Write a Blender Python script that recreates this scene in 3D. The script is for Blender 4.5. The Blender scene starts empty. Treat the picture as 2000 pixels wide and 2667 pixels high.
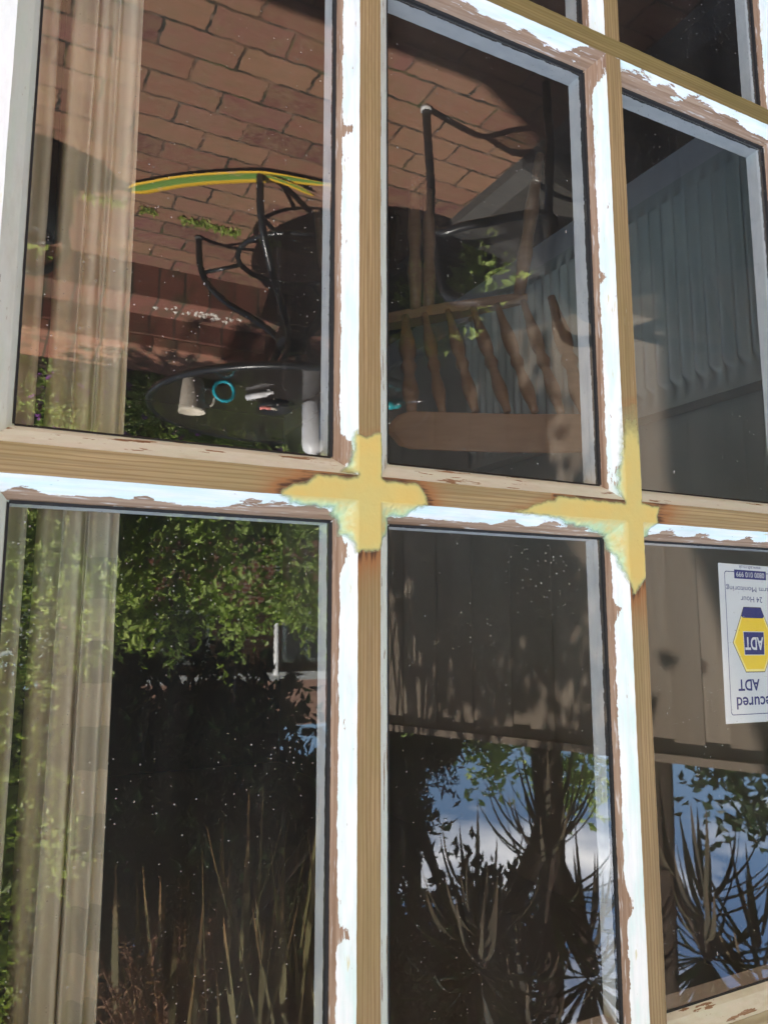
import bpy, math, random
import numpy as np
from mathutils import Vector, Matrix

random.seed(7)
RNG = np.random.default_rng(11)
scene = bpy.context.scene
COL = scene.collection

# ------------------------------------------------------------------ camera
# world: X right along the wall, Y into the house, Z up; timber faces at y = 0
EYE = 1.48
cam_data = bpy.data.cameras.new("camera")
cam = bpy.data.objects.new("camera", cam_data)
COL.objects.link(cam)
R_AXES = ((0.88826, 0.06495, 0.45478), (-0.00094, 0.99002, -0.14067), (-0.45934, 0.12452, 0.87943))
def _rot(a, b, c):
    ca, sa, cb, sb, cc, sc = math.cos(a), math.sin(a), math.cos(b), math.sin(b), math.cos(c), math.sin(c)
    Ry = Matrix(((ca, 0, sa), (0, 1, 0), (-sa, 0, ca)))
    Rx = Matrix(((1, 0, 0), (0, cb, -sb), (0, sb, cb)))
    Rz = Matrix(((cc, -sc, 0), (sc, cc, 0), (0, 0, 1)))
    return Rz @ Rx @ Ry
_r = _rot(-0.477258, -0.1411384, -0.000937)
def _w(row):
    return Vector((-row[0], row[2], row[1]))
right, up, back = _w(_r[0]), -_w(_r[1]), -_w(_r[2])
M = Matrix((right, up, back)).transposed().to_4x4()
M.translation = Vector((0, -0.6, EYE))
cam.matrix_world = M            # the phone was held upside down
cam_data.sensor_fit = 'HORIZONTAL'
cam_data.sensor_width = 36.0
cam_data.lens = 36.0 * 2005.36 / 2000.0
cam_data.clip_start = 0.02
cam_data.clip_end = 600
cam_data.dof.use_dof = True
cam_data.dof.focus_distance = 0.80
cam_data.dof.aperture_fstop = 20.0
scene.camera = cam

# ------------------------------------------------------------------ light
SUN = Vector((0.6, 0.25, 1.0)).normalized()
sun_data = bpy.data.lights.new("sun", 'SUN')
sun_data.energy = 5.0
sun_data.angle = math.radians(0.53)
sun_data.color = (1.0, 0.95, 0.87)
sun = bpy.data.objects.new("sun", sun_data)
sun.rotation_euler = SUN.to_track_quat('Z', 'Y').to_euler()
COL.objects.link(sun)

world = bpy.data.worlds.new("World")
scene.world = world
world.use_nodes = True
wn, wl = world.node_tree.nodes, world.node_tree.links
wn.clear()
w_out = wn.new('ShaderNodeOutputWorld')
w_bg = wn.new('ShaderNodeBackground')
w_bg.inputs['Strength'].default_value = 0.08
sky = wn.new('ShaderNodeTexSky')
sky.sky_type = 'NISHITA'
sky.sun_disc = False
sky.sun_elevation = math.asin(SUN.z)
sky.sun_rotation = math.atan2(SUN.x, SUN.y)
sky.ozone_density = 5.0
sky.air_density = 1.0
sky.dust_density = 0.3
tc = wn.new('ShaderNodeTexCoord')
cl_n = wn.new('ShaderNodeTexNoise')
cl_n.inputs['Scale'].default_value = 2.6
cl_n.inputs['Detail'].default_value = 9
cl_n.inputs['Roughness'].default_value = 0.55
cl_n.inputs['Distortion'].default_value = 0.3
cl_map = wn.new('ShaderNodeMapping')
cl_map.inputs['Location'].default_value = (3.1, 0.4, 0.2)
cl_map.inputs['Scale'].default_value = (1.0, 1.0, 2.2)
cl_r = wn.new('ShaderNodeValToRGB')
cl_r.color_ramp.elements[0].position = 0.51
cl_r.color_ramp.elements[1].position = 0.66
cl_mix = wn.new('ShaderNodeMix')
cl_mix.data_type = 'RGBA'
cl_mix.inputs['B'].default_value = (16.5, 16.2, 16.0, 1)
wl.new(tc.outputs['Generated'], cl_map.inputs['Vector'])
wl.new(cl_map.outputs['Vector'], cl_n.inputs['Vector'])
wl.new(cl_n.outputs['Fac'], cl_r.inputs['Fac'])
wl.new(cl_r.outputs['Color'], cl_mix.inputs['Factor'])
wl.new(sky.outputs['Color'], cl_mix.inputs['A'])
wl.new(cl_mix.outputs['Result'], w_bg.inputs['Color'])
wl.new(w_bg.outputs['Background'], w_out.inputs['Surface'])

scene.view_settings.view_transform = 'Standard'
scene.view_settings.look = 'None'
scene.view_settings.gamma = 1.0
scene.view_settings.use_curve_mapping = False
scene.view_settings.exposure = 3.05
scene.cycles.max_bounces = 10
scene.cycles.transparent_max_bounces = 16
scene.cycles.sample_clamp_indirect = 4
scene.cycles.caustics_reflective = False
scene.cycles.caustics_refractive = False

# ------------------------------------------------------------------ helpers
def tag(o, label=None, cat=None, group=None, kind=None):
    if label: o['label'] = label
    if cat: o['category'] = cat
    if group: o['group'] = group
    if kind: o['kind'] = kind
    return o

def thing(name, label, cat, loc=(0, 0, 0), group=None):
    o = bpy.data.objects.new(name, None)
    o.empty_display_size = 0.1
    o.location = loc
    COL.objects.link(o)
    return tag(o, label, cat, group)

class MB:
    def __init__(s):
        s.v, s.f, s.sm, s.mi = [], [], [], []
        s.at = {}
    def add(s, verts, faces, smooth=False, mi=0, **attrs):
        n = len(s.v)
        s.v += [tuple(p) for p in verts]
        s.f += [tuple(i + n for i in f) for f in faces]
        s.sm += [smooth] * len(faces)
        s.mi += [mi] * len(faces)
        for k in set(list(s.at) + list(attrs)):
            a = s.at.setdefault(k, [])
            a += [0.0] * (n - len(a))
            val = attrs.get(k, 0.0)
            a += list(val) if hasattr(val, '__len__') else [val] * len(verts)
    def box(s, c, d, rz=0.0, mi=0, **kw):
        x, y, z = [k / 2 for k in d]
        P = [(-x, -y, -z), (x, -y, -z), (x, y, -z), (-x, y, -z), (-x, -y, z), (x, -y, z), (x, y, z), (-x, y, z)]
        cs, sn = math.cos(rz), math.sin(rz)
        P = [(c[0] + p[0] * cs - p[1] * sn, c[1] + p[0] * sn + p[1] * cs, c[2] + p[2]) for p in P]
        s.add(P, [(0, 3, 2, 1), (4, 5, 6, 7), (0, 1, 5, 4), (1, 2, 6, 5), (2, 3, 7, 6), (3, 0, 4, 7)], mi=mi, **kw)
    def tube(s, pts, r, n=10, cap=True, mi=0):
        pts = [Vector(p) for p in pts]
        rs = r if hasattr(r, '__len__') else [r] * len(pts)
        V, F = [], []
        prev = None
        for i, p in enumerate(pts):
            t = (pts[min(i + 1, len(pts) - 1)] - pts[max(i - 1, 0)]).normalized()
            if prev is None:
                a = Vector((0, 0, 1)) if abs(t.z) < 0.9 else Vector((1, 0, 0))
                u = t.cross(a).normalized()
            else:
                u = (prev - t * prev.dot(t)).normalized()
            prev = u
            w = t.cross(u)
            for k in range(n):
                a = 2 * math.pi * k / n
                V.append(p + (u * math.cos(a) + w * math.sin(a)) * rs[i])
        for i in range(len(pts) - 1):
            for k in range(n):
                k2 = (k + 1) % n
                F.append((i * n + k, i * n + k2, (i + 1) * n + k2, (i + 1) * n + k))
        if cap:
            F.append(tuple(range(n - 1, -1, -1)))
            F.append(tuple((len(pts) - 1) * n + k for k in range(n)))
        s.add(V, F, smooth=True, mi=mi)
    def lathe(s, c, prof, n=28, mi=0):
        V, F = [], []
        for r, z in prof:
            for k in range(n):
                a = 2 * math.pi * k / n
                V.append((c[0] + r * math.cos(a), c[1] + r * math.sin(a), c[2] + z))
        for i in range(len(prof) - 1):
            for k in range(n):
                k2 = (k + 1) % n
                F.append((i * n + k, i * n + k2, (i + 1) * n + k2, (i + 1) * n + k))
        s.add(V, F, smooth=True, mi=mi)
    def leaf(s, p, d, nrm, L, W, var, fold=0.25):
        d = d.normalized()
        sd = d.cross(nrm)
        if sd.length < 1e-4: sd = d.orthogonal()
        sd.normalize()
        n2 = sd.cross(d)
        V = [p, p + d * L * 0.45 + sd * W * 0.5 + n2 * W * fold, p + d * L - n2 * L * 0.12, p + d * L * 0.45 - sd * W * 0.5 + n2 * W * fold]
        s.add(V, [(0, 1, 2), (0, 2, 3)], var=var)
    def strap(s, p, d, L, W, droop, var, seg=6, twist=0.0):
        d = Vector(d).normalized()
        sd = d.cross(Vector((0, 0, 1)))
        if sd.length < 1e-3: sd = Vector((1, 0, 0))
        sd.normalize()
        V, F = [], []
        q = Vector(p)
        st = L / seg
        for i in range(seg + 1):
            t = i / seg
            w = W * (0.55 + 1.6 * t) if t < 0.25 else W * (1.05 - 1.02 * ((t - 0.25) / 0.75) ** 1.6)
            V += [q - sd * w / 2, q + sd * w / 2]
            q = q + d * st
            d = (d + Vector((0, 0, -1)) * droop / seg * (0.4 + 1.2 * t)).normalized()
        for i in range(seg):
            F.append((2 * i, 2 * i + 1, 2 * i + 3, 2 * i + 2))
        s.add(V, F, smooth=True, var=[var] * len(V), tip=[j // 2 / seg for j in range(len(V))])
    def build(s, name, mats, parent=None, bevel=0.0, solid=0.0):
        me = bpy.data.meshes.new(name)
        me.from_pydata(s.v, [], s.f)
        for m in (mats if isinstance(mats, (list, tuple)) else [mats]):
            me.materials.append(m)
        me.polygons.foreach_set('use_smooth', s.sm)
        me.polygons.foreach_set('material_index', s.mi)
        for k, a in s.at.items():
            a += [0.0] * (len(s.v) - len(a))
            me.attributes.new(k, 'FLOAT', 'POINT').data.foreach_set('value', a)
        me.update()
        o = bpy.data.objects.new(name, me)
        COL.objects.link(o)
        if parent is not None:
            o.parent = parent
            o.matrix_parent_inverse = Matrix.Translation(-Vector(parent.location))
        if bevel:
            b = o.modifiers.new('bevel', 'BEVEL')
            b.width = bevel; b.segments = 2; b.limit_method = 'ANGLE'
        if solid:
            b = o.modifiers.new('solid', 'SOLIDIFY'); b.thickness = solid
        return o

def spline(pts, n=8):
    P = [Vector(p) for p in pts]
    P = [P[0] * 2 - P[1]] + P + [P[-1] * 2 - P[-2]]
    out = []
    for i in range(1, len(P) - 2):
        for k in range(n):
            t = k / n
            a, b, c, d = P[i - 1], P[i], P[i + 1], P[i + 2]
            out.append(0.5 * (2 * b + (c - a) * t + (2 * a - 5 * b + 4 * c - d) * t * t + (3 * b - a - 3 * c + d) * t ** 3))
    out.append(P[-2])
    return out

# ------------------------------------------------------------------ node material helpers
class NM:
    def __init__(s, name):
        s.m = bpy.data.materials.new(name)
        s.m.use_nodes = True
        s.t = s.m.node_tree
        s.t.nodes.clear()
        s.out = s.t.nodes.new('ShaderNodeOutputMaterial')
    def n(s, kind, **kw):
        x = s.t.nodes.new('ShaderNode' + kind)
        for k, v in kw.items(): setattr(x, k, v)
        return x
    def l(s, a, b): s.t.links.new(a, b)
    def put(s, sock, v):
        if hasattr(v, 'links') or isinstance(v, bpy.types.NodeSocket): s.l(v, sock)
        else: sock.default_value = v
    def math(s, op, a, b=0.0, c=0.0, clamp=False):
        x = s.n('Math', operation=op, use_clamp=clamp)
        s.put(x.inputs[0], a); s.put(x.inputs[1], b)
        if op in ('MULTIPLY_ADD', 'SMOOTH_MIN', 'COMPARE'): s.put(x.inputs[2], c)
        return x.outputs[0]
    def attr(s, name):
        return s.n('Attribute', attribute_name=name).outputs['Fac']
    def geo(s):
        return s.n('NewGeometry').outputs['Position']
    def mapping(s, vec, scale=(1, 1, 1), loc=(0, 0, 0), rot=(0, 0, 0)):
        x = s.n('Mapping')
        s.l(vec, x.inputs['Vector'])
        x.inputs['Scale'].default_value = scale
        x.inputs['Location'].default_value = loc
        x.inputs['Rotation'].default_value = rot
        return x.outputs['Vector']
    def noise(s, vec, scale, detail=4, rough=0.55, dist=0.0):
        x = s.n('TexNoise')
        s.l(vec, x.inputs['Vector'])
        x.inputs['Scale'].default_value = scale
        x.inputs['Detail'].default_value = detail
        x.inputs['Roughness'].default_value = rough
        x.inputs['Distortion'].default_value = dist
        return x.outputs['Fac']
    def ramp(s, fac, stops, interp='LINEAR'):
        x = s.n('ValToRGB')
        x.color_ramp.interpolation = interp
        e = x.color_ramp.elements
        while len(e) < len(stops): e.new(0.5)
        for k, (p, c) in enumerate(stops):
            e[k].position = p
            e[k].color = (c, c, c, 1) if not hasattr(c, '__len__') else (*c, 1)
        s.put(x.inputs['Fac'], fac)
        return x.outputs['Color']
    def mix(s, fac, a, b, blend='MIX'):
        x = s.n('Mix', data_type='RGBA', blend_type=blend)
        s.put(x.inputs['Factor'], fac)
        s.put(x.inputs['A'], (*a, 1) if isinstance(a, tuple) and len(a) == 3 else a)
        s.put(x.inputs['B'], (*b, 1) if isinstance(b, tuple) and len(b) == 3 else b)
        return x.outputs['Result']
    def bump(s, h, strength=0.3, dist=0.001):
        x = s.n('Bump')
        x.inputs['Strength'].default_value = strength
        x.inputs['Distance'].default_value = dist
        s.l(h, x.inputs['Height'])
        return x.outputs['Normal']
    def bsdf(s, color, rough=0.6, normal=None, spec=0.3, **kw):
        b = s.n('BsdfPrincipled')
        s.put(b.inputs['Base Color'], (*color, 1) if isinstance(color, tuple) and len(color) == 3 else color)
        s.put(b.inputs['Roughness'], rough)
        b.inputs['Specular IOR Level'].default_value = spec
        for k, v in kw.items(): s.put(b.inputs[k.replace('_', ' ')], v)
        if normal is not None: s.l(normal, b.inputs['Normal'])
        return b.outputs['BSDF']
    def done(s, shader):
        s.l(shader, s.out.inputs['Surface'])
        return s.m

def plain(name, color, rough=0.6, var=0.15, scale=30, spec=0.3, metallic=0.0, bump=0.1):
    m = NM(name)
    nz = m.noise(m.geo(), scale, 5)
    f = m.ramp(nz, [(0.25, 1 - var), (0.75, 1 + var)])
    c = m.mix(1.0, color, f, 'MULTIPLY')
    return m.done(m.bsdf(c, rough, m.bump(nz, bump, 0.002), spec, Metallic=metallic))

def leaf_mat(name, dark, light, rough=0.5, trans=0.35, tipc=None):
    m = NM(name)
    v = m.attr('var')
    nz = m.noise(m.geo(), 2.5, 3)
    f = m.math('ADD', m.math('MULTIPLY', v, 0.75), m.math('MULTIPLY', nz, 0.3), clamp=True)
    c = m.mix(f, dark, light)
    if tipc:
        c = m.mix(m.ramp(m.attr('tip'), [(0.55, 0.0), (1.0, 1.0)]), c, tipc)
    b = m.bsdf(c, rough, None, 0.35 if rough < 0.9 else 0.03)
    t = m.n('BsdfTranslucent')
    m.l(m.mix(1.0, c, (1.1, 1.25, 0.6), 'MULTIPLY'), t.inputs['Color'])
    x = m.n('MixShader')
    x.inputs[0].default_value = trans
    m.l(b, x.inputs[1]); m.l(t.outputs[0], x.inputs[2])
    return m.done(x.outputs[0])

# ------------------------------------------------------------------ timber
def timber(name, thr=0.66, amp=0.06, far_chip=0.05, face_painted=False, wood=(0.305, 0.215, 0.108), cream=(0.72, 0.73, 0.68), chip_scale=28, mint=0.9):
    """bare pine face, white paint left on the bevels with ragged peeled edges (attributes: u along, v profile, burn)"""
    m = NM(name)
    u, v, burn = m.attr('u'), m.attr('v'), m.attr('burn')
    pos = m.geo()
    xyz = m.n('CombineXYZ')
    m.l(m.math('MULTIPLY', u, 1.0), xyz.inputs[0])
    m.l(m.math('MULTIPLY', v, 0.02), xyz.inputs[1])
    m.l(m.math('MULTIPLY', m.attr('seed'), 1.0), xyz.inputs[2])
    L = xyz.outputs[0]
    # wood grain
    g1 = m.noise(m.mapping(L, (5, 260, 1)), 1.0, 5, 0.6, 0.6)
    wv = m.n('TexWave', wave_type='BANDS', bands_direction='Y')
    wv.inputs['Scale'].default_value = 1.0
    wv.inputs['Distortion'].default_value = 5.0
    wv.inputs['Detail'].default_value = 3
    wv.inputs['Detail Scale'].default_value = 1.6
    m.l(m.mapping(L, (5.0, 95, 1)), wv.inputs['Vector'])
    g2 = wv.outputs['Fac']
    big = m.noise(m.mapping(L, (7, 20, 1)), 1.0, 3)
    wc = m.mix(m.ramp(g1, [(0.3, 0.0), (0.7, 1.0)]), tuple(k * 0.72 for k in wood), tuple(k * 1.16 for k in wood))
    wc = m.mix(m.math('MULTIPLY', m.ramp(g2, [(0.60, 0.0), (0.95, 1.0)]), 0.62), wc, (wood[0] * 0.62, wood[1] * 0.52, wood[2] * 0.42))
    wc = m.mix(m.ramp(big, [(0.42, 0.0), (0.75, 0.55)]), wc, (wood[0] * 0.66, wood[1] * 0.74, wood[2] * 0.55))
    # scratches of leftover paint
    sc = m.noise(m.mapping(L, (26, 900, 1)), 1.0, 3, 0.6)
    scm = m.math('MULTIPLY', m.ramp(sc, [(0.70, 0.0), (0.74, 1.0)]), m.ramp(m.noise(m.mapping(L, (9, 60, 1)), 1.0, 2), [(0.55, 0.0), (0.65, 0.8)]))
    wc = m.mix(scm, wc, (0.66, 0.67, 0.60))
    # darkened, tea coloured ends next to the filler
    bn = m.math('MULTIPLY', burn, m.ramp(m.noise(m.mapping(L, (30, 420, 1)), 1.0, 4), [(0.25, 0.45), (0.7, 1.25)]), clamp=True)
    wc = m.mix(m.ramp(bn, [(0.05, 0.0), (0.55, 0.75)]), wc, (0.27, 0.105, 0.035))
    wc = m.mix(m.ramp(bn, [(0.62, 0.0), (0.95, 0.9)]), wc, (0.06, 0.026, 0.014))
    # bevel bare wood is rosier / greyer
    bare = m.mix(m.ramp(g1, [(0.3, 0.0), (0.75, 1.0)]), (0.20, 0.115, 0.068), (0.42, 0.30, 0.21))
    wn_ = m.noise(m.mapping(L, (40, 700, 1)), 1.0, 3)
    bare = m.mix(m.ramp(wn_, [(0.6, 0.0), (0.72, 0.75)]), bare, (0.66, 0.64, 0.61))
    isface = m.math('MULTIPLY', m.math('GREATER_THAN', v, -0.001), m.math('LESS_THAN', v, 1.001))
    woodc = m.mix(isface, bare, wc)
    # paint
    pt = m.noise(m.mapping(L, (16, 120, 1)), 1.0, 4)
    paint = m.mix(m.ramp(pt, [(0.40, 0.0), (0.66, mint)]), (0.83, 0.84, 0.84), (0.63, 0.79, 0.755))
    st = m.noise(m.mapping(L, (90, 420, 1)), 1.0, 2)
    paint = m.mix(m.ramp(st, [(0.75, 0.0), (0.80, 0.8)]), paint, (0.24, 0.50, 0.40))
    crk = m.noise(m.mapping(L, (35, 900, 1)), 1.0, 3, 0.7)
    paint = m.mix(m.ramp(crk, [(0.72, 0.0), (0.76, 0.45)]), paint, (0.42, 0.40, 0.36))
    brush = m.noise(m.mapping(L, (10, 520, 1)), 1.0, 4, 0.6)
    paint = m.mix(m.ramp(brush, [(0.38, 0.0), (0.7, 0.40)]), paint, (0.62, 0.66, 0.66))
    prim = m.noise(m.mapping(L, (24, 200, 1)), 1.0, 3, 0.6)
    paint = m.mix(m.ramp(prim, [(0.66, 0.0), (0.70, 0.8)]), paint, (0.62, 0.57, 0.33))
    dirt = m.noise(m.mapping(L, (9, 36, 1)), 1.0, 5, 0.7)
    paint = m.mix(m.ramp(dirt, [(0.55, 0.0), (0.80, 0.45)]), paint, (0.50, 0.48, 0.43))
    creamc = m.mix(m.ramp(pt, [(0.35, 0.0), (0.7, 1.0)]), cream, (cream[0] * 0.93, cream[1] * 1.0, cream[2] * 0.95))
    creamc = m.mix(m.ramp(dirt, [(0.48, 0.0), (0.75, 0.6)]), creamc, (0.47, 0.42, 0.33))
    creamc = m.mix(m.ramp(st, [(0.71, 0.0), (0.75, 0.7)]), creamc, (0.30, 0.20, 0.12))
    isfar = m.math('LESS_THAN', v, 0.0)
    pc = m.mix(isfar, paint, creamc)
    # near bevel: painted where w + noise < thr
    w = m.math('SUBTRACT', v, 1.0)
    rag = m.noise(m.mapping(L, (chip_scale, 160, 1)), 1.0, 6, 0.62)
    rag2 = m.noise(m.mapping(L, (11, 40, 1)), 1.0, 4, 0.65)
    ww = m.math('ADD', w, m.math('MULTIPLY', m.math('SUBTRACT', rag, 0.5), amp * 2.0))
    ww = m.math('ADD', ww, m.math('MULTIPLY', m.math('SUBTRACT', rag2, 0.5), amp * 2.6))
    ww = m.math('ADD', ww, m.math('MULTIPLY', m.math('SUBTRACT', m.noise(m.mapping(L, (110, 260, 1)), 1.0, 3, 0.6), 0.5), 0.16))
    rag3 = m.noise(m.mapping(L, (70, 420, 1)), 1.0, 5, 0.7, 0.6)
    ww = m.math('ADD', ww, m.math('MULTIPLY', m.attr('wear'), m.math('MULTIPLY_ADD', m.math('SUBTRACT', m.math('ADD', rag, rag3), 1.0), 2.6, 0.80)))
    isl = m.noise(m.mapping(L, (55, 330, 1)), 1.0, 4, 0.6)
    ww = m.math('ADD', ww, m.math('MULTIPLY', m.math('GREATER_THAN', isl, 0.705), 0.8))
    near_on = m.math('MULTIPLY', m.math('LESS_THAN', ww, thr), m.math('GREATER_THAN', v, 1.0))
    # thin ragged paint line left by the putty
    edge_line = m.math('MULTIPLY', m.math('GREATER_THAN', m.math('ADD', w, m.math('MULTIPLY', m.math('SUBTRACT', rag, 0.5), 0.35)), 0.95), m.math('LESS_THAN', v, 2.02))
    near_on = m.math('MAXIMUM', near_on, m.math('MULTIPLY', edge_line, m.math('GREATER_THAN', v, 1.0)))
    # small bare chips on the far bevel
    fc = m.noise(m.mapping(L, (22, 170, 1)), 1.0, 4, 0.6)
    far_on = m.math('MULTIPLY', isfar, m.math('LESS_THAN', fc, 0.675 - far_chip))
    on = m.math('MAXIMUM', near_on, far_on)
    if face_painted:
        on = m.math('MAXIMUM', on, isface)
    # rebate side, seen through the glass: old grey-white undercoat
    side = m.math('MAXIMUM', m.math('GREATER_THAN', v, 2.0), m.math('LESS_THAN', v, -1.0))
    sd = m.mix(m.ramp(m.noise(m.mapping(L, (30, 90, 1)), 1.0, 4), [(0.4, 0.0), (0.75, 1.0)]), (0.62, 0.62, 0.61), (0.50, 0.51, 0.52))
    col = m.mix(on, woodc, pc)
    gk = m.math('ADD', v, m.math('MULTIPLY', m.math('SUBTRACT', m.noise(m.mapping(L, (120, 600, 1)), 1.0, 5, 0.7), 0.5), 0.22))
    gk = m.math('ADD', gk, m.math('MULTIPLY', m.math('SUBTRACT', m.noise(m.mapping(L, (12, 10, 1)), 1.0, 2), 0.5), 0.14))
    sd = m.mix(m.ramp(gk, [(0.0, 0.0), (1.0, 1.0)]), sd, sd)
    blk = m.math('MULTIPLY', m.math('LESS_THAN', gk, 2.22), m.math('GREATER_THAN', v, 2.0))
    sd = m.mix(m.math('MULTIPLY', blk, 0.97), sd, (0.018, 0.018, 0.018))
    col = m.mix(side, col, sd)
    h = m.math('ADD', m.math('MULTIPLY', on, 1.0), m.math('MULTIPLY', g1, 0.35))
    h = m.math('ADD', h, m.math('MULTIPLY', m.noise(m.mapping(L, (60, 60, 1)), 1.0, 3), 0.35))
    rough = m.mix(on, (0.75, 0.75, 0.75), (0.48, 0.48, 0.48))
    return m.done(m.bsdf(col, rough, m.bump(h, 0.55, 0.0006), 0.3))

MAT = {}
MAT['bar'] = timber('stripped pine with flaking white paint')
MAT['bar_low'] = timber('weathered pine with thin flaking paint', thr=0.50, amp=0.50, wood=(0.225, 0.17, 0.07), chip_scale=20)
MAT['bar_mid'] = timber('stripped pine beside the filler', thr=0.62, amp=0.15, wood=(0.315, 0.232, 0.12), cream=(0.70, 0.73, 0.70))
MAT['stile'] = timber('white painted stile', mint=0.25, thr=0.9, amp=0.05, face_painted=True, far_chip=-0.05, cream=(0.62, 0.62, 0.56))
MAT['white_frame'] = plain('white frame paint', (0.74, 0.75, 0.74), 0.45, 0.05, 12)
MAT['rail'] = timber('stripped rail with cream bevel', thr=0.60, amp=0.05, wood=(0.36, 0.28, 0.165))

def W(h, d, y): return (-h, y, EYE + d)
PROF = [(0, 0), (0.0004, 0.0006), (0.0022, 0.0026), (0.005, 0.0057), (0.0085, 0.0094), (0.0122, 0.0132), (0.0150, 0.0172), (0.0166, 0.0196), (0.018, 0.021)]
TV = [o / 0.018 for o, _ in PROF]
JOINTS = [(0.296, -0.116), (0.6113, -0.116)]

J1 = [(-0.2354, 1.3541), (-0.2425, 1.3568), (-0.2355, 1.3613), (-0.2226, 1.3652), (-0.2139, 1.3697), (-0.2125, 1.3749), (-0.2109, 1.3766), (-0.2196, 1.3789), (-0.2235, 1.3836), (-0.2415, 1.3834), (-0.2627, 1.3847), (-0.2618, 1.389), (-0.2694, 1.3912), (-0.2708, 1.4032), (-0.272, 1.4072), (-0.2771, 1.408), (-0.2808, 1.4173), (-0.283, 1.4232), (-0.2848, 1.4239), (-0.29, 1.4208), (-0.2953, 1.4211), (-0.3051, 1.4212), (-0.3075, 1.4187), (-0.313, 1.4072), (-0.3199, 1.4052), (-0.3253, 1.3918), (-0.3221, 1.3885), (-0.34, 1.3867), (-0.3408, 1.3839), (-0.3462, 1.379), (-0.3579, 1.3757), (-0.3553, 1.3656), (-0.3518, 1.3608), (-0.3472, 1.3544), (-0.314, 1.3541), (-0.3105, 1.3528), (-0.3115, 1.3413), (-0.3115, 1.321), (-0.3091, 1.3109), (-0.3006, 1.3119), (-0.2929, 1.3158), (-0.2863, 1.315), (-0.2845, 1.31), (-0.2807, 1.3128), (-0.2790, 1.3329), (-0.2775, 1.3413), (-0.2652, 1.3519), (-0.2673, 1.3547), (-0.2833, 1.3533)]
J2 = [(-0.5069, 1.3530), (-0.5016, 1.3575), (-0.4783, 1.3632), (-0.4694, 1.3684), (-0.4532, 1.372), (-0.4442, 1.376), (-0.4547, 1.3772), (-0.4872, 1.378), (-0.5074, 1.3792), (-0.521, 1.3832), (-0.5362, 1.3853), (-0.55, 1.3856), (-0.563, 1.3888), (-0.581, 1.3918), (-0.5835, 1.4047), (-0.5875, 1.4115), (-0.5889, 1.4138), (-0.5922, 1.4246), (-0.5949, 1.4333), (-0.5975, 1.4387), (-0.5994, 1.443), (-0.6017, 1.4536), (-0.6074, 1.4541), (-0.6137, 1.446), (-0.6250, 1.4351), (-0.6260, 1.4265), (-0.6446, 1.4021), (-0.6409, 1.3902), (-0.6452, 1.389), (-0.6405, 1.3832), (-0.6391, 1.3802), (-0.6476, 1.3758), (-0.6458, 1.3671), (-0.6495, 1.359), (-0.6543, 1.3559), (-0.6242, 1.3530), (-0.6275, 1.3486), (-0.6275, 1.3102), (-0.6270, 1.2431), (-0.615, 1.2384), (-0.5967, 1.2484), (-0.5950, 1.3071), (-0.5930, 1.3179), (-0.5921, 1.3399), (-0.5945, 1.3499), (-0.5970, 1.3542), (-0.558, 1.3540)]
def poly_dist(x, z, P):
    best, ins = 1.0, False
    for i in range(len(P)):
        (x0, z0), (x1, z1) = P[i], P[(i + 1) % len(P)]
        if (z0 > z) != (z1 > z) and x < (x1 - x0) * (z - z0) / (z1 - z0) + x0: ins = not ins
        L2 = (x1 - x0) ** 2 + (z1 - z0) ** 2 + 1e-12
        t = min(1, max(0, ((x - x0) * (x1 - x0) + (z - z0) * (z1 - z0)) / L2))
        best = min(best, math.hypot(x - x0 - t * (x1 - x0), z - z0 - t * (z1 - z0)))
    return 0.0 if ins else best
def scorch(x, z, v):
    if not -0.001 <= v <= 1.001: return 0.0
    best = 0.0
    for P, (cx, cz) in ((J1, (-0.296, 1.364)), (J2, (-0.6113, 1.364))):
        if abs(x - cx) > 0.26 or abs(z - cz) > 0.2: continue
        d = poly_dist(x, z, P)
        if abs(z - cz) < 0.0118: k, r = (0.35, 0.004) if (-0.47 < x < -0.42 or (P is J2 and x > -0.5)) else (1.0, 0.011 if x > -0.5 else 0.02)
        elif z > cz: k, r = 1.0, 0.016
        else: k, r = 0.25, 0.004
        best = max(best, k * math.exp(-d / r))
    return best
WEAR = [(-0.2775, 1.3310, 0.012, 0.9), (-0.2735, 1.4205, 0.010, 0.7), (-0.2690, 1.4300, 0.005, 0.6), (-0.2785, 1.7320, 0.006, 0.8),
        (-0.5930, 0.8420, 0.017, 1.3), (-0.5860, 0.8350, 0.012, 1.3), (-0.6560, 0.8400, 0.016, 1.1), (-0.7050, 0.8430, 0.014, 0.9), (-0.7600, 0.8440, 0.022, 0.9), (-0.8250, 0.8420, 0.017, 0.8), (-0.4100, 0.8445, 0.020, 0.5), (-0.5000, 0.8430, 0.014, 0.6), (-0.5660, 0.8430, 0.012, 1.2), (-0.3500, 0.8440, 0.016, 0.5),
        (-0.1900, 1.3880, 0.010, 1.0), (-0.2150, 1.3890, 0.014, 0.8), (-0.2480, 1.3890, 0.012, 0.9), (-0.1050, 1.3900, 0.006, 0.7), (-0.0200, 1.3890, 0.007, 0.7), (-0.4550, 1.3890, 0.009, 0.7), (-0.5050, 1.3900, 0.012, 0.8), (-0.5350, 1.3890, 0.012, 0.9), (-0.6700, 1.3890, 0.014, 0.6), (-0.7250, 1.3880, 0.012, 0.5), (-0.8000, 1.3890, 0.010, 0.6),
        (-0.5990, 1.3180, 0.006, 0.9), (-0.5985, 1.3330, 0.007, 0.9), (-0.5900, 1.4700, 0.007, 0.5), (-0.5905, 1.1000, 0.006, 0.5), (-0.2800, 1.0200, 0.006, 0.5), (-0.5885, 1.7600, 0.009, 0.5)]
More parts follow.
